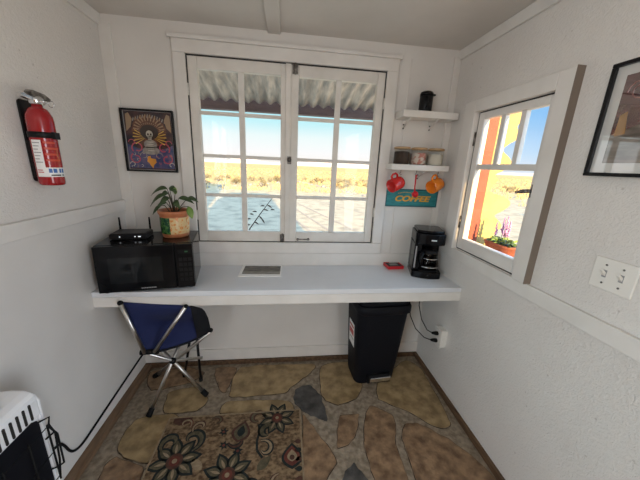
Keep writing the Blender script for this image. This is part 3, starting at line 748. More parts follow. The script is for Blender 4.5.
cord('black electric lead from the upper outlet plug up behind the worktop', .392, [(.925, 1.49, .40), (.912, 1.55, .44), (.925, 1.63, .50), (.962, 1.70, .57), (1.0, 1.738, .66), (1.0, 1.742, .718)])
cord('black electric lead from the lower outlet plug up behind the worktop', .340, [(.915, 1.49, .342), (.880, 1.55, .37), (.865, 1.62, .43), (.885, 1.69, .50), (.905, 1.735, .58), (.905, 1.742, .718)])

# ------------------------------------------------------------------ trash can
tc = thing('trash_can', 'black plastic pedal bin on the floor under the worktop', 'trash can', (.612, 1.600, 0), math.radians(4))
def loft(b, secs, mi=None):
    rows = []
    for (x0, x1, y0, y1, r, z) in secs:
        p = rrect(x0, x1, y0, y1, r, 6); rows.append([(u, v, z) for u, v in p] + [(p[0][0], p[0][1], z)])
    b.grid(rows, mi)
b = W(tc)
loft(b, [(-.142, .130, -.098, .104, .045, .0), (-.146, .133, -.103, .108, .045, .02), (-.160, .152, -.132, .128, .055, .30), (-.171, .168, -.150, .138, .06, .555)])
b.prism(rrect(-.142, .130, -.098, .104, .045, 6), XY, -.0001, .001)
b.prism(rrect(-.165, .165, -.147, .136, .058, 6), XY, .545, .552); body = b.build('body', M['black_matte'], tc)
b = W(tc)
loft(b, [(-.170, .170, -.152, .140, .06, .535), (-.180, .180, -.164, .146, .065, .545), (-.180, .180, -.164, .146, .065, .580), (-.172, .172, -.156, .140, .06, .592)])
b.prism(rrect(-.172, .172, -.156, .140, .06, 6), XY, .590, .593); b.build('rim', M['black_matte'], tc)
b = W(tc); b.prism(rrect(-.168, .168, -.150, .136, .06, 6), XY, .5935, .622); lid = b.build('lid', M['black_matte'], tc, bevel=.012, seg=3)
b = W(tc); b.prism(rrect(-.070, .060, -.10, -.03, .02, 5), XY, .622, .6235); b.build('sticker', M['label_red'], lid)
b = W(tc); b.prism([(-.070, .020), (.090, .020), (.086, .084), (-.066, .080)], lambda u, v, d: (u, d, v), -.130, -.098); b.build('pedal_housing', M['black_satin'], tc, bevel=.004)
b = W(tc); b.box(-.060, .082, -.148, -.1305, .042, .074); b.build('pedal', M['chrome'], tc, bevel=.004)
b = W(tc)
def side(u, v, d):      # on the sloped left flank
    return (-.146 - (v-.02)/.28*.014 - d, u, v)
b.prism([(-.055, .255), (.045, .255), (.045, .42), (-.055, .42)], side, .0005, .0022, 0); b.prism([(-.045, .33), (.035, .33), (.035, .37), (-.045, .37)], side, .002, .0030, 1); b.prism([(-.045, .385), (.035, .385), (.035, .40), (-.045, .40)], side, .002, .0030, 1)
b.prism([(-.045, .30), (.02, .30), (.02, .308), (-.045, .308)], side, .002, .0030, 2)
b.build('warning_label', [M['label_white'], M['label_red'], M['label_grey']], body)

# ------------------------------------------------------------------ folding camp chair
ch = thing('camp_chair', 'blue folding camp chair with steel tube legs by the left wall', 'chair', (-.65, 1.50, 0))
HUB = Vector((-.657, 1.492, .244))
def leg(foot, top):
    f, t = Vector(foot), Vector(top)
    b = MB(); b.tube([f + (t-f).normalized()*.02, t], .0105, 12); o = b.build('leg', M['steel'], ch)
    b = MB(); d = (t-f).normalized(); b.tube([f + Vector((0,0,.004)), f+d*.045], [.016, .015], 12); b.build('rubber_foot', M['rubber'], o)
leg((-.750, 1.335, .003), (-.600, 1.600, .400))
leg((-.469, 1.464, .003), (-.765, 1.512, .372))
leg((-.850, 1.650, .003), (-.432, 1.500, .430))
def blackleg(foot, top):
    b = MB(); b.tube([foot, top], .008, 10); o = b.build('strut', M['black_satin'], ch)
    b = MB(); b.tube([Vector(foot), Vector(foot)+Vector((0, 0, .03))], .012, 10); b.build('rubber_foot', M['rubber'], o)
blackleg((-.541, 1.592, .003), (-.530, 1.550, .345)); blackleg((-.660, 1.640, .003), (-.590, 1.615, .33))
b = MB(); b.ball(HUB, .020); b.build('hub', M['black_satin'], ch)
b = MB(); b.tube([(-.745, 1.362, .405), HUB, (-.500, 1.535, .225)], .0085, 10); b.build('crossbar', M['steel'], ch)
N1 = (-.735, 1.360, .402); N1b = (-.690, 1.366, .402)
TL, TR, RC = (-.811, 1.350, .702), (-.502, 1.350, .677), (-.432, 1.500, .437)
for a, c in ((N1, TL), (N1b, TR)):
    b = MB(); b.tube([a, c], .0100, 12); b.build('back_pole', M['steel'], ch)
b = MB(); b.tube([(-.760, 1.366, .402), (-.672, 1.374, .398)], .014, 10); b.build('pole_joint', M['rubber'], ch)
for c_, r_ in ((TL, .013), (TR, .011), (RC, .014)):
    b = MB(); b.ball(c_, r_); b.build('corner_cap', M['rubber'], ch)
def lerp(a, c, t): return tuple(a[i]*(1-t)+c[i]*t for i in range(3))
def poly_at(P, t):
    n = len(P)-1; k = min(int(t*n), n-1); return Vector(lerp(P[k], P[k+1], t*n-k))
rim = [(-.805, 1.362, .700), (-.735, 1.368, .690), (-.660, 1.370, .682), (-.585, 1.368, .678), (-.505, 1.364, .674), (-.442, 1.420, .618), (-.436, 1.470, .530), (-.436, 1.498, .445)]
low = [(-.738, 1.372, .405), (-.715, 1.376, .394), (-.690, 1.382, .390), (-.640, 1.395, .394), (-.590, 1.415, .398), (-.530, 1.444, .404), (-.480, 1.475, .418), (-.438, 1.498, .436)]
rows = []
for i in range(13):
    v = i/12; row = []
    for j in range(22):
        u = j/21
        a, c = poly_at(rim, u), poly_at(low, u)
        p = a*(1-v) + c*v
        s_ = math.sin(PI*v)
        p = p + Vector((0, .075*s_*math.sin(PI*min(1, u*1.25))*max(0, min(1, (.650-p.z)/.10)), -.012*s_))
        row.append(p)
    rows.append(row)
b = MB(); b.grid(rows); b.build('backrest', M['navy'], ch, solid=.0025)
# seat: from the sling's lower edge back under the worktop to the two rear corners
back = [(-.800, 1.600, .430), (-.740, 1.625, .412), (-.680, 1.635, .405), (-.620, 1.630, .403), (-.560, 1.610, .408), (-.510, 1.580, .416), (-.470, 1.545, .426), (-.436, 1.505, .438)]
rows = []
for i in range(9):
    v = i/8; rows.append([poly_at(low, j/21)*(1-v) + poly_at(back, j/21)*v + Vector((0, 0, -.02*math.sin(PI*v))) for j in range(22)])
b = MB(); b.grid(rows); b.build('seat', M['navy'], ch, solid=.0025)
b = MB(); b.tube([poly_at(low, k/20) + Vector((0, -.002, 0)) for k in range(21)], .006, 8); b.tube([poly_at(rim, k/20) for k in range(12, 21)], .006, 8); b.build('edge_binding', M['black_cloth'], ch)
b = MB(); b.grid([[poly_at(rim, .60+.4*j/6)*(1-v) + poly_at(low, .80+.2*j/6)*v + Vector((.004, -.004, 0)) for j in range(7)] for v in (0, .25, .5, .75, 1)]); b.build('corner_patch', M['black_cloth'], ch, solid=.002)

# ------------------------------------------------------------------ rug
rg = MB()
RX0, RX1, RY0, RY1 = -.632, .100, .30, 1.318
rg.box(RX0, RX1, RY0, RY1, .0005, .0075, 0)
def RT(u, v, d): return (u, v, .0070+d)
rug_lvl = [0]
def rp(poly, mi, lvl): rg.prism(poly, RT, 0, .0006+.0004*lvl, mi)
w_ = .008
for q in ((RX0, RX1, RY1-w_, RY1), (RX0, RX0+w_, RY0, RY1-w_), (RX1-w_, RX1, RY0, RY1-w_)): rg.box(q[0], q[1], q[2], q[3], .0075, .0086, 5)
def petal(c, a, r0, r1, wd, n=12):
    ca, sa = math.cos(a), math.sin(a); L1 = []
    for k in range(n+1):
        t = k/n; w = wd*math.sin(PI*t**.8)
        L1.append((r0+(r1-r0)*t, w))
    L2 = [(r, -w) for r, w in reversed(L1[1:-1])]
    return [(c[0]+r*ca-w*sa, c[1]+r*sa+w*ca) for r, w in L1+L2]
def disc(c, r, n=16): return [(c[0]+r*math.cos(2*PI*k/n), c[1]+r*math.sin(2*PI*k/n)) for k in range(n)]
def flower(c, r, a0=0, n=8):
    for k in range(n): rp(petal(c, a0+2*PI*k/n, r*.2, r, r*.24), 1, 1)
    for k in range(n): rp(petal(c, a0+2*PI*k/n, r*.28, r*.86, r*.15), 2, 2)
    for k in range(n): rp(petal(c, a0+2*PI*k/n, r*.3, r*.70, r*.05), 5, 3)
    rp(disc(c, r*.30), 4, 3); rp(disc(c, r*.20), 3, 4); rp(disc(c, r*.09), 5, 5)
def scroll(c, r, a0, turn, mi_out=1, mi_in=2, wd=.024):
    n = 30
    for lvl, mi, k0 in ((1, mi_out, 1.), (2, mi_in, .45)):
        pts = []
        for k in range(n+1):
            t = k/n; a = a0+turn*t; rr = r*(1-.72*t); hw_ = wd*k0*(.35+math.sin(PI*min(1, t*1.1))*.65)
            pts.append(((rr+hw_), (rr-hw_), a))
        for k in range(n):
            o1, i1, a1 = pts[k]; o2, i2, a2 = pts[k+1]
            rp([(c[0]+o1*math.cos(a1), c[1]+o1*math.sin(a1)), (c[0]+o2*math.cos(a2), c[1]+o2*math.sin(a2)), (c[0]+i2*math.cos(a2), c[1]+i2*math.sin(a2)), (c[0]+i1*math.cos(a1), c[1]+i1*math.sin(a1))], mi, lvl)
def star(c, r):
    rp([(c[0]+(r if k % 2 == 0 else r*.5)*math.cos(PI*k/6+.3), c[1]+(r if k % 2 == 0 else r*.5)*math.sin(PI*k/6+.3)) for k in range(12)], 1, 2); rp(disc(c, r*.28, 8), 3, 3)
def stem(pts, wd, mi=1):
    for (a, c) in zip(pts, pts[1:]):
        d = Vector((c[0]-a[0], c[1]-a[1])); nrm = Vector((-d.y, d.x)).normalized()*wd
        rp([(a[0]+nrm.x, a[1]+nrm.y), (c[0]+nrm.x, c[1]+nrm.y), (c[0]-nrm.x, c[1]-nrm.y), (a[0]-nrm.x, a[1]-nrm.y)], mi, 1)
for (sx_, ox) in ((1, 0),):
    flower((-.515, 1.070), .125, .2); scroll((-.470, 1.175), .062, -1.2, 4.6); scroll((-.565, 1.165), .052, 4.2, -4.6)
    scroll((-.445, 1.245), .040, 3.8, -4.4, 4, 5, .014); scroll((-.530, 1.268), .036, -.6, 4.6, 3, 5, .012); scroll((-.365, 1.272), .034, 2.6, -4.2, 4, 2, .012)
    rp([(-.600, 1.312), (-.50, 1.312), (-.515, 1.275), (-.56, 1.262), (-.60, 1.28)], 4, 1)
    flower((-.035, 1.268), .105, .35); scroll((-.085, 1.185), .050, .4, 4.6); scroll((-.095, 1.095), .048, 2.0, -4.6, 1, 5, .016); scroll((-.145, 1.272), .050, 0, 5.2, 4, 2, .016)
    stem([(-.135, 1.235), (-.125, 1.19), (-.135, 1.14), (-.130, 1.09), (-.10, 1.05)], .006)
    rp(petal((-.225, 1.19), 1.35, -.05, .075, .050), 4, 1); rp(petal((-.225, 1.19), 1.35, -.038, .060, .036), 2, 2); rp(petal((-.225, 1.19), 1.35, -.02, .045, .020), 1, 3)
    scroll((-.232, 1.155), .050, 3.4, 3.2, 1, 4, .014)
    for c in ((-.315, 1.205), (-.300, 1.130), (-.225, 1.095)): star(c, .026)
    flower((-.255, .985), .120, .5); rp(petal((.045, 1.045), PI/2, -.06, .07, .052), 1, 1); rp(petal((.045, 1.045), PI/2, -.045, .055, .040), 3, 2); rp(petal((.045, 1.045), PI/2, -.025, .035, .024), 5, 3); rp(disc((.045, 1.040), .013, 8), 4, 4)
    for k in range(5): rp(petal((.085, 1.12-k*.045), PI, -.01, .03, .012), 1 if k % 2 else 4, 2)
    rp(petal((-.10, 1.015), .8, -.03, .06, .022), 2, 1); rp(petal((-.40, 1.04), 2.4, -.03, .06, .02), 5, 1); rp(petal((-.39, .95), -.6, -.03, .06, .02), 2, 1)
    flower((-.50, .74), .12, .1); flower((-.03, .78), .115, .3); scroll((-.15, .90), .055, .5, 4.4); scroll((-.40, .85), .055, 2.5, -4.4); scroll((-.02, .93), .04, 1.5, 4.4, 4, 5, .014)
    flower((-.26, .55), .12, .3); scroll((-.45, .55), .06, 0, 4.6); scroll((-.06, .55), .06, 3, -4.6)
RM = [mat('rug_field', (.075, .042, .020), .95, col2=(.26, .175, .095), scale=44, detail=9, lo=.36, hi=.64, bump=.4, bscale=250, stretch=(1, 1.4, 1), cdist=.004)]
for nm, c, c2 in (('rug_teal', (.007, .011, .011), (.018, .023, .020)), ('rug_olive', (.060, .050, .028), (.115, .095, .055)), ('rug_red', (.10, .024, .016), (.14, .04, .025)), ('rug_brown', (.055, .024, .015), (.09, .04, .025)), ('rug_cream', (.30, .225, .14), (.22, .16, .095))):
    RM.append(mat(nm, c, .95, col2=c2, scale=60, bump=.4, bscale=250, cdist=.004))
tag(rg.build('area_rug', RM, base=(-.266, .81, 0)), 'brown and black floral rug lying on the stone floor', 'rug')

# ------------------------------------------------------------------ wall heater
ht = thing('wall_heater', 'white gas wall heater with black wire guard on the left wall', 'heater', (-.87, .56, .27))
hx0, hx1, hy0, hy1 = XL+.006, -.790, .30, .835
def pr_(u, v, d): return (u, d, v)
prof = [(hx0, .27), (hx0, .664), (hx0+.03, .672), (-.850, .674), (-.822, .672), (-.803, .664), (-.793, .654), (hx1, .640), (hx1, .578), (-.80, .575), (-.80, .27)]
b = MB(); b.prism(prof, pr_, hy0, hy1-.006)
shell = b.build('casing', M['white_enamel'], ht, bevel=.006, seg=3)
def side_poly(y): return [(u, v) for u, v in prof]
b = MB(); b.prism([(hx0, .272), (hx0, .660), (-.866, .667), (-.828, .664), (-.803, .650), (-.791, .625), (-.791, .272)], pr_, hy1-.006, hy1+.004); b.build('end_panel', M['white_enamel'], ht, bevel=.004, seg=3)
b = MB(); b.box(-.800, hx1, .8215, hy1-.006, .27, .578); b.box(-.800, hx1, hy0, .33, .27, .578); b.box(-.800, hx1, .33, .8215, .27, .284); b.build('front_frame', M['white_enamel'], ht, bevel=.003)
b = MB(); b.prism([(.332, .285), (.821, .285), (.821, .548), (.815, .562), (.800, .571), (.332, .573)], lambda u, v, d: (d, u, v), -.7995, -.797); b.build('burner_recess', M['black_matte'], ht)
b = MB(); b.prism([(.50, .31), (.690, .31), (.665, .44), (.50, .44)], lambda u, v, d: (d, u, v), -.7965, -.788); b.build('ceramic_plaque', M['label_white'], ht)
b = MB()
for k in range(20):
    y = .797 - k*.0205
    b.prism(rrect(y-.0038, y+.0038, .584, .643, .0035, 3), lambda u, v, d: (-.7895 + d, u, v), -.003, .0015)
b.build('vent_slots', M['dark_slot'], ht)
b = MB(); b.lathe([(.022, 0), (.022, .018), (.017, .024), (.0005, .025)], 20, (-.840, .735, .6745)); b.build('control_knob', M['black_satin'], ht)
wires = MB()
gx = -.762
def wire(pts, r=.0026): wires.tube(pts, r, 6)
for z in (.335, .44, .545):
    wire([(gx, .806, z), (gx, .50, z), (gx, .34, z), (-.79, .325, z)], .0017)
for y in (.806, .74, .66, .58, .50, .42): wire([(gx, y, .552), (gx, y, .320)], .0028)
wire([(-.792, .815, .556), (-.768, .826, .564), (gx, .812, .548), (gx-.004, .828, .500), (-.775, .830, .49), (-.790, .82, .478)], .003)
wire([(gx, .806, .552), (gx+.004, .828, .49), (gx, .830, .36), (-.78, .83, .345), (-.792, .815, .352)], .003)
wire([(gx, .826, .50), (gx+.006, .812, .40), (gx, .806, .330)], .003)
wires.build('wire_guard', M['rubber'], ht)
# gas hose
hp = [(-.905, .92, .262), (-.925, 1.00, .240), (-.944, 1.045, .185), (-.944, 1.065, .130), (-.944, 1.09, .098), (-.944, 1.135, .083), (-.944, 1.21, .087), (-.944, 1.285, .093), (-.944, 1.47, .108), (-.944, 1.70, .124), (-.940, 1.735, .13)]
hp = [(-.93, .80, .262), (-.93, .83, .235), (-.938, .93, .235), (-.944, 1.02, .215)] + hp[2:]
b = MB()
P = [Vector(p) for p in hp]; sm = []
for i in range(len(P)-1):
    p0, p1, p2, p3 = P[max(0, i-1)], P[i], P[i+1], P[min(len(P)-1, i+2)]
    for k in range(6):
        t = k/6; sm.append(.5*((2*p1)+(p2-p0)*t+(2*p0-5*p1+4*p2-p3)*t*t+(3*p1-p0-3*p2+p3)*t**3))
sm.append(P[-1]); b.tube(sm, .0052, 10)
tag(b.build('gas_hose', M['rubber']), 'black hose running from the heater along the left wall', 'hose')

# ------------------------------------------------------------------ outside
def ground_mat():
    m = bpy.data.materials.new('desert_ground'); nt, N, L, p = nodes(m); p.inputs['Roughness'].default_value = .95
    p.inputs['Specular IOR Level'].default_value = .1
    g = N.new('ShaderNodeNewGeometry'); sx = N.new('ShaderNodeSeparateXYZ'); L.new(g.outputs['Position'], sx.inputs[0])
    n1 = N.new('ShaderNodeTexNoise'); n1.inputs['Scale'].default_value = .35; n1.inputs['Detail'].default_value = 8; L.new(g.outputs['Position'], n1.inputs['Vector'])
    n2 = N.new('ShaderNodeTexNoise'); n2.inputs['Scale'].default_value = 2.5; n2.inputs['Detail'].default_value = 10; L.new(g.outputs['Position'], n2.inputs['Vector'])
    # distance from the house decides gravel yard or dry grass, its edge broken by noise
    ma = N.new('ShaderNodeMath'); ma.operation = 'MULTIPLY_ADD'; ma.inputs[1].default_value = 9.; L.new(n1.outputs['Fac'], ma.inputs[0]); L.new(sx.outputs['Y'], ma.inputs[2])
    mr = N.new('ShaderNodeMapRange'); mr.inputs[1].default_value = 19; mr.inputs[2].default_value = 34; L.new(ma.outputs[0], mr.inputs[0])
    gr = N.new('ShaderNodeValToRGB'); L.new(n2.outputs['Fac'], gr.inputs['Fac'])
    gr.color_ramp.elements[0].position = .30; gr.color_ramp.elements[0].color = (.205, .185, .145, 1)
    gr.color_ramp.elements[1].position = .55; gr.color_ramp.elements[1].color = (.33, .295, .225, 1)
    ga = N.new('ShaderNodeValToRGB'); L.new(n2.outputs['Fac'], ga.inputs['Fac'])
    ga.color_ramp.elements[0].position = .36; ga.color_ramp.elements[0].color = (.25, .175, .075, 1)
    ga.color_ramp.elements[1].position = .6; ga.color_ramp.elements[1].color = (.42, .305, .13, 1)
    mx = N.new('ShaderNodeMix'); mx.data_type = 'RGBA'; L.new(mr.outputs[0], mx.inputs[0]); L.new(gr.outputs['Color'], mx.inputs[6]); L.new(ga.outputs['Color'], mx.inputs[7])
    L.new(mx.outputs[2], p.inputs['Base Color'])
    bp = N.new('ShaderNodeBump'); bp.inputs['Strength'].default_value = .4; bp.inputs['Distance'].default_value = .05
    L.new(n2.outputs['Fac'], bp.inputs['Height']); L.new(bp.outputs['Normal'], p.inputs['Normal'])
    return m
b = MB(); b._add([(-700,-60,G),(700,-60,G),(700,900,G),(-700,900,G)], [(0,1,2,3)])
struct(b.build('ground', ground_mat(), base=(0, 0, G)))
# far hills
b = MB(); top, bot = [], []
for k in range(181):
    a = math.radians(-60 + 210*k/180); r = 620
    h = 3 + 13*max(0, noise.noise(Vector((k*.09, 2.2, 0)))+.25) + 6*max(0, noise.noise(Vector((k*.31, 7.2, 0))))
    if a > math.radians(100): h *= .35
    x, y = r*math.cos(a), r*math.sin(a)
    bot.append((x, y, G-1)); top.append((x*1.06, y*1.06, G+h))
b.grid([bot, top]); struct(b.build('hills', M['hill'], base=(0, 0, G)))
# rest of the house, unseen: roof and left wing, made tall for yard shade
b = MB(); b.box(XL-.10, XR+.07, YR-.1, YB+.085, 2.165, 4.1); struct(b.build('roof', M['outer_wall']))
b = MB(); b.box(-9.5, XL-.75, .6, YB+.06, G, 5.9); struct(b.build('shade_wing', M['outer_wall']))

# porch awning
aw = thing('porch_awning', 'rusty corrugated metal porch roof outside the wide window', 'awning', (0, 2.4, 1.95))
rows = []
for i in range(5):
    t = i/4; y = YB+.085 + (2.985-YB-.085)*t; z = 2.30 + (1.974-2.30)*t
    rows.append([(-3.2 + 4.35*j/420, y, z + .015*math.cos(2*PI*(-3.2+4.35*j/420)/.105)) for j in range(421)])
b = MB(); b.grid(rows); b.build('corrugated_sheet', M['zinc'], aw, solid=.0015)
b = MB(); b.box(-3.2, 1.15, 2.992, 3.08, 1.893, 2.01); b.build('beam', M['beam'], aw)
for x in (-3.0, 1.09):
    b = MB(); b.box(x-.045, x+.045, 2.99, 3.08, G, 1.892); b.build('post', M['beam'], aw)

# painted scalloped shutter standing open beside the small window
sh = thing('window_shutter', 'red and yellow scalloped wooden shutter outside the small side window', 'shutter', (1.25, 1.61, .93))
b = MB(); b.box(1.083, 1.236, 1.600, 1.630, .88, 1.80); b.build('red_board', M['red_paint'], sh, bevel=.002)
edge = []
bumps = [(.90, 1.366), (.955, 1.375), (1.00, 1.345), (1.03, 1.356), (1.075, 1.375), (1.115, 1.352), (1.145, 1.335), (1.175, 1.366), (1.215, 1.392), (1.255, 1.372), (1.292, 1.296), (1.33, 1.300), (1.365, 1.318), (1.395, 1.302), (1.420, 1.330), (1.46, 1.362), (1.50, 1.345), (1.54, 1.312), (1.575, 1.330), (1.62, 1.370), (1.68, 1.352), (1.73, 1.376), (1.78, 1.35)]
B = [Vector((max(1.262, 1.338+(x-1.338)*1.6), z, 0)) for z, x in bumps]
for i in range(len(B)-1):
    p0, p1, p2, p3 = B[max(0, i-1)], B[i], B[i+1], B[min(len(B)-1, i+2)]
    for k in range(5):
        t = k/5; q = .5*((2*p1)+(p2-p0)*t+(2*p0-5*p1+4*p2-p3)*t*t+(3*p1-p0-3*p2+p3)*t**3); edge.append((q.x, q.y))
edge.append((B[-1].x, B[-1].y))
b = MB()
n = len(edge)
for k in range(n-1):
    b.prism([(1.2365, edge[k][1]), edge[k], edge[k+1], (1.2365, edge[k+1][1])], lambda u, v, d: (u, d, v), 1.604, 1.626)
b.build('scalloped_edge', M['yellow_paint'], sh)

# sill and planter outside the small window
b = MB(); b.box(1.083, 1.40, 1.10, 1.598, .915, .945); struct(b.build('sill_outer', M['outer_wall'], bevel=.003))
fp = thing('flower_planter', 'terracotta planter of purple flowers on the small window outer sill', 'planter', (1.265, 1.425, .9455))
b = W(fp); loft(b, [(-.045, .045, -.085, .085, .04, 0), (-.055, .055, -.100, .100, .05, .05), (-.058, .058, -.104, .104, .05, .055), (-.058, .058, -.104, .104, .05, .066), (-.050, .050, -.096, .096, .045, .066), (-.048, .048, -.092, .092, .042, .05)])
b.prism(rrect(-.045, .045, -.085, .085, .04, 6), XY, 0, .001); b.build('pot', mat('weathered_terracotta', (.12, .034, .02), .7, col2=(.17, .05, .03), scale=30), fp)
b = W(fp); b.prism(rrect(-.048, .048, -.092, .092, .042, 6), XY, .048, .056); b.build('soil', M['soil'], fp)
for k in range(9):
    y = -.078 + .156*(k/8) + random.uniform(-.008, .008); x = random.uniform(-.025, .025)
    b = W(fp)
    for q in range(16):
        a = random.uniform(0, 2*PI); e = random.uniform(.2, 1.1)
        leaf(b, (x, y, .054+random.uniform(0, .03)), (math.cos(a), math.sin(a), e), random.uniform(.03, .055), .007, .4, n=4)
    b.build('foliage', M['leaf_light'] if k % 2 else M['leaf'], fp)
for (y, h) in ((.035, .155), (-.012, .170), (-.055, .150), (.07, .120), (.010, .125)):
    x = random.uniform(-.02, .02); tip = (x + .005, y + random.uniform(-.008, .008), .05+h)
    b = W(fp); b.tube([(x, y, .05), tip], .0014, 6); sm_ = b.build('stem', M['stem'], fp)
    b = W(fp)
    for q in range(16):
        t = q/15; b.ball((x+random.uniform(-.006, .006)*(1.2-t), y+random.uniform(-.006, .006)*(1.2-t), .05+h*.45+h*.57*t), .0065*(1.1-.5*t), seg=6, rings=4)
    b.build('blossom', M['flower'], sm_)

# dry stalk just outside the wide window
ds = thing('dry_stalk', 'thin leaning dry stalk with dark leaves outside the wide window', 'plant', (-.36, 2.42, G))
b = MB(); b.tube([(-.45, 2.40, G), (-.36, 2.38, .40), (-.30, 2.34, .86), (-.205, 2.32, 1.00), (-.105, 2.30, 1.135)], [.009, .007, .005, .004, .002], 7); b.build('stalk', M['twig'], ds)
for (x, z, dx, dz) in ((-.285, .95, -1, .2), (-.262, .985, -.9, .5), (-.22, .975, .8, -.5), (-.18, 1.03, 1, .1), (-.235, 1.01, -1, .4), (-.15, 1.07, .9, -.3), (-.17, 1.06, -1, .3), (-.26, .925, .9, -.2), (-.20, .955, .6, -.6), (-.29, .90, -.8, .1), (-.125, 1.03, .9, .3)):
    b = MB(); leaf(b, (x, 2.325, z), (dx, -.15, dz), .042, .008, .3, n=5); b.build('leaf', M['twig'], ds)

# yard rocks, scrub and grass
def blob(b, c, r, seed, mi=0, sq=.7, n=10, amp=.35):
    rows = []
    for i in range(n+1):
        ph = PI*i/n; row = []
        for k in range(n+1):
            th = 2*PI*(k % n)/n
            d = Vector((math.sin(ph)*math.cos(th), math.sin(ph)*math.sin(th), math.cos(ph)))
            rr = r*(1+amp*noise.noise(d*1.7+Vector((seed, 0, 0))))
            row.append((c[0]+d.x*rr, c[1]+d.y*rr, c[2]+d.z*rr*sq))
        rows.append(row)
    b.grid(rows, mi)
rock_at = []
rock_protos = []
for s_ in range(3):
    b = MB(); blob(b, (0, 0, .03), .16, s_*5.3)
    rock_protos.append(b.build('yard_rock', M['rock'], base=(0, 0, 0)))
first = [True]*3
def place(proto, idx, flags, x, y, s, rz, label, cat, group):
    if flags[idx]: o = proto[idx]; flags[idx] = False
    else: o = copy_tree(proto[idx])
    o.location = (x, y, G-.01); o.scale = (s, s, s*random.uniform(.8, 1.15)); o.rotation_euler = (0, 0, rz)
    tag(o, label, cat, group)
    if cat == 'rock': rock_at.append((x, y))
    return o
for k in range(17):
    t = (k+random.uniform(-.08, .08))/16
    place(rock_protos, k % 3, first, 1.25+3.9*t+random.uniform(-.1, .1), 30.5-13.8*t+random.uniform(-.1, .1), random.uniform(.7, 1.25), random.uniform(0, 6), 'grey rock in the low line of rocks edging the gravel yard', 'rock', 'rocks along the yard edge')
for k in range(10):
    t = k/9
    place(rock_protos, k % 3, first, -6.5+5.6*t+random.uniform(-.3, .3), 18.2+8*t+random.uniform(-.5, .5), random.uniform(.9, 1.5), random.uniform(0, 6), 'grey rock at the shaded far left edge of the gravel yard', 'rock', 'rocks at the shaded yard edge')
shr = []
for s_ in range(3):
    root = thing('desert_shrub', None, None, (0, 0, 0))
    b = MB()
    for q in range(260):
        d = Vector((random.gauss(0, 1), random.gauss(0, 1), abs(random.gauss(0, .9))+.1)).normalized()
        p = Vector((d.x*.34, d.y*.34, .06+d.z*.36))*random.uniform(.65, 1.05)
        leaf(b, p, (d.x, d.y, d.z+.3), random.uniform(.06, .12), .018, .3, n=2)
    b.build('foliage', M['shrub'], root)
    b = MB()
    for q in range(7):
        a = q*.9+s_; b.tube([(0, 0, -.02), (.14*math.cos(a), .14*math.sin(a), .16), (.26*math.cos(a), .26*math.sin(a), .30)], [.014, .010, .005], 5)
    b.build('branches', M['twig'], root); shr.append(root)
sf = [True]*3
spots = []
def try_spot(n, fx, side_):
    k = 0
    while k < n:
        x, y = fx()
        if all((x-q[0])**2+(y-q[1])**2 > 1.3 for q in spots) and all((x-q[0])**2+(y-q[1])**2 > .8 for q in rock_at): spots.append((x, y, side_)); k += 1
def fs_():
    y = random.uniform(6, 40); return y*random.uniform(.75, 1.5)+3, y
try_spot(30, lambda: (random.uniform(2.2, 11), random.uniform(21, 36)), 'front')
try_spot(22, lambda: (random.uniform(-11, -.6), random.uniform(21, 34)), 'front')
try_spot(40, fs_, 'side')
for k, (x, y, side_) in enumerate(spots):
    lab = {'front': 'grey green sagebrush on the yellow plain seen through the wide window', 'side': 'grey green sagebrush on the plain seen through the small side window'}[side_]
    place(shr, k % 3, sf, x, y, random.uniform(.7, 1.35), random.uniform(0, 6), lab, 'shrub', 'sagebrush beyond the ' + ('wide window' if side_ == 'front' else 'side window'))
b = MB()
for k in range(2600):
    y = 19 + 80*random.random()**1.7; x = random.uniform(-.55, 1.5)*y
    if random.random() < .15: y = random.uniform(8, 30); x = y*random.uniform(.8, 1.6)+2
    for q in range(4):
        a = random.uniform(0, 2*PI); w = .02+.0012*y; h = random.uniform(.10, .26)
        cx_, cy_ = x+random.uniform(-.2, .2), y+random.uniform(-.2, .2)
        if any((cx_-q_[0])**2+(cy_-q_[1])**2 < .75**2 for q_ in spots) or any((cx_-q_[0])**2+(cy_-q_[1])**2 < .5**2 for q_ in rock_at): continue
        b._add([(cx_-w*math.cos(a), cy_-w*math.sin(a), G), (cx_+w*math.cos(a), cy_+w*math.sin(a), G), (cx_+w*.6*math.cos(a)+.03, cy_, G+h), (cx_-w*.6*math.cos(a)+.03, cy_, G+h)], [(0, 1, 2, 3)])
tag(b.build('dry_grass', M['dry_grass'], base=(0, 0, G)), 'dry yellow grass covering the desert plain outside', 'grass', kind='stuff')
# cast shadow lines across the yard, painted as darker strips on the ground
M['shade_strip'] = mat('shade_strip_tone', (.20, .17, .14), .95, col2=(.26, .23, .19), scale=3)
for k, (a, c) in enumerate((((.45, 13.6), (1.95, 7.7)), ((.30, 11.9), (1.30, 7.2)), ((.25, 9.3), (.95, 6.2)), ((2.0, 13.3), (3.6, 9.3)))):
    b = MB(); d = Vector((c[0]-a[0], c[1]-a[1], 0)).normalized(); nr = Vector((-d.y, d.x, 0))*.045
    rows = []
    for i in range(25):
        t = -.25+1.5*i/24; p = Vector((a[0]+(c[0]-a[0])*t, a[1]+(c[1]-a[1])*t, G+.006)); wob = nr*(1+.5*noise.noise(Vector((i*.7, k, 0))))
        rows.append([p-wob, p+Vector((0, 0, .006)), p+wob])
    b.grid(rows); struct(b.build('trim_shade_strip_%d' % (k+1), M['shade_strip']))

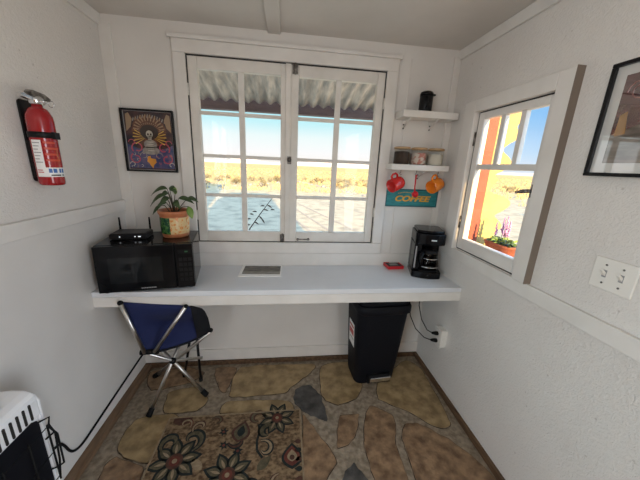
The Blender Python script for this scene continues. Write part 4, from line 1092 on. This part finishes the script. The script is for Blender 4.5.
# ------------------------------------------------------------------ light
sun = bpy.data.lights.new('sun', 'SUN'); so_ = bpy.data.objects.new('sun', sun); COL.objects.link(so_)
sun.energy = 20.0; sun.angle = math.radians(.6); sun.color = (1, .62, .24)
el = math.radians(16); sd = Vector((.14, -.99, 0)).normalized()*math.cos(el) + Vector((0, 0, math.sin(el)))
so_.rotation_euler = (-sd).to_track_quat('-Z', 'Y').to_euler(); so_.location = (3, -8, 5)

def area(name, loc, target, sx, sy, power, color):
    l = bpy.data.lights.new(name, 'AREA'); l.shape = 'RECTANGLE'; l.size = sx; l.size_y = sy; l.energy = power; l.color = color
    o = bpy.data.objects.new(name, l); COL.objects.link(o); o.location = loc
    o.rotation_euler = (Vector(target)-Vector(loc)).to_track_quat('-Z', 'Y').to_euler(); return o
area('fill_lamp_left', (XL-.07, -.95, 1.38), (1.0, -.95, 1.30), 1.15, 1.1, 25, (.88, .93, 1))  # added area lamp at the invented left opening, brightens the room
area('fill_lamp_right', (XR+.07, -.95, 1.0), (-1.0, -.80, .9), .95, 1.8, 32, (.90, .94, 1))  # added fill lamp standing in the invented doorway
# ------------------------------------------------------------------ sky
SKY_HIGH = 3.4
wd = bpy.data.worlds.new('sky'); S.world = wd; wd.use_nodes = True
nt = wd.node_tree; N = nt.nodes; L = nt.links; bg = N['Background']
tcw = N.new('ShaderNodeTexCoord'); sx = N.new('ShaderNodeSeparateXYZ'); L.new(tcw.outputs['Generated'], sx.inputs[0])
def ramp(stops):
    r = N.new('ShaderNodeValToRGB'); e = r.color_ramp.elements
    e[0].position, e[0].color = stops[0][0], (*stops[0][1], 1); e[1].position, e[1].color = stops[-1][0], (*stops[-1][1], 1)
    for p, c in stops[1:-1]: q = e.new(p); q.color = (*c, 1)
    L.new(sx.outputs['Z'], r.inputs['Fac']); return r
r1 = ramp([(0, (1.0, .95, .87)), (.04, (1, 1, 1)), (.09, (.88, 1, 1)), (.135, (.56, .92, .98)), (.20, (.46, .86, 1)), (.5, (.60, .80, 1)), (1, (.50, .72, 1))])
r2 = ramp([(0, (.80, .87, .95)), (.06, (.55, .76, .98)), (.16, (.28, .57, .96)), (.32, (.24, .52, .95)), (.5, (.5, .75, 1)), (1, (.50, .72, 1))])
def mrange(sock, a, b_, c, d):
    m_ = N.new('ShaderNodeMapRange'); m_.inputs[1].default_value = a; m_.inputs[2].default_value = b_; m_.inputs[3].default_value = c; m_.inputs[4].default_value = d
    L.new(sock, m_.inputs[0]); return m_.outputs[0]
mx = N.new('ShaderNodeMix'); mx.data_type = 'RGBA'; L.new(mrange(sx.outputs['X'], .30, .70, 0, 1), mx.inputs[0]); L.new(r1.outputs['Color'], mx.inputs[6]); L.new(r2.outputs['Color'], mx.inputs[7])
L.new(mx.outputs[2], bg.inputs['Color'])
# the high sky and the sky on the sun's side are brighter than the band above the horizon
hi_ = mrange(sx.outputs['Z'], .24, .45, 1.0, SKY_HIGH); bk_ = mrange(sx.outputs['Y'], .15, -.5, 1.0, SKY_HIGH)
mm = N.new('ShaderNodeMath'); mm.operation = 'MAXIMUM'; L.new(hi_, mm.inputs[0]); L.new(bk_, mm.inputs[1]); L.new(mm.outputs[0], bg.inputs['Strength'])

# ------------------------------------------------------------------ camera
cam = bpy.data.cameras.new('camera'); co = bpy.data.objects.new('camera', cam); COL.objects.link(co); S.camera = co
cam.sensor_width = 36; cam.lens = 36*275.894/640; cam.clip_end = 3000; cam.clip_start = .02
fw = Vector((.12548333, .95771798, -.25890193)); rr = Vector((.99204469, -.11848195, .04253647)); up = Vector((-.01006274, .2621799, .96496655))
m3 = Matrix((rr, up, -fw)).transposed()
co.matrix_world = Matrix.Translation((0, 0, 1.4023)) @ m3.to_4x4()

vs = S.view_settings
S.display_settings.display_device = 'sRGB'
vs.view_transform = 'Standard'; vs.look = 'None'; vs.exposure = 0; vs.gamma = 1; vs.use_curve_mapping = False
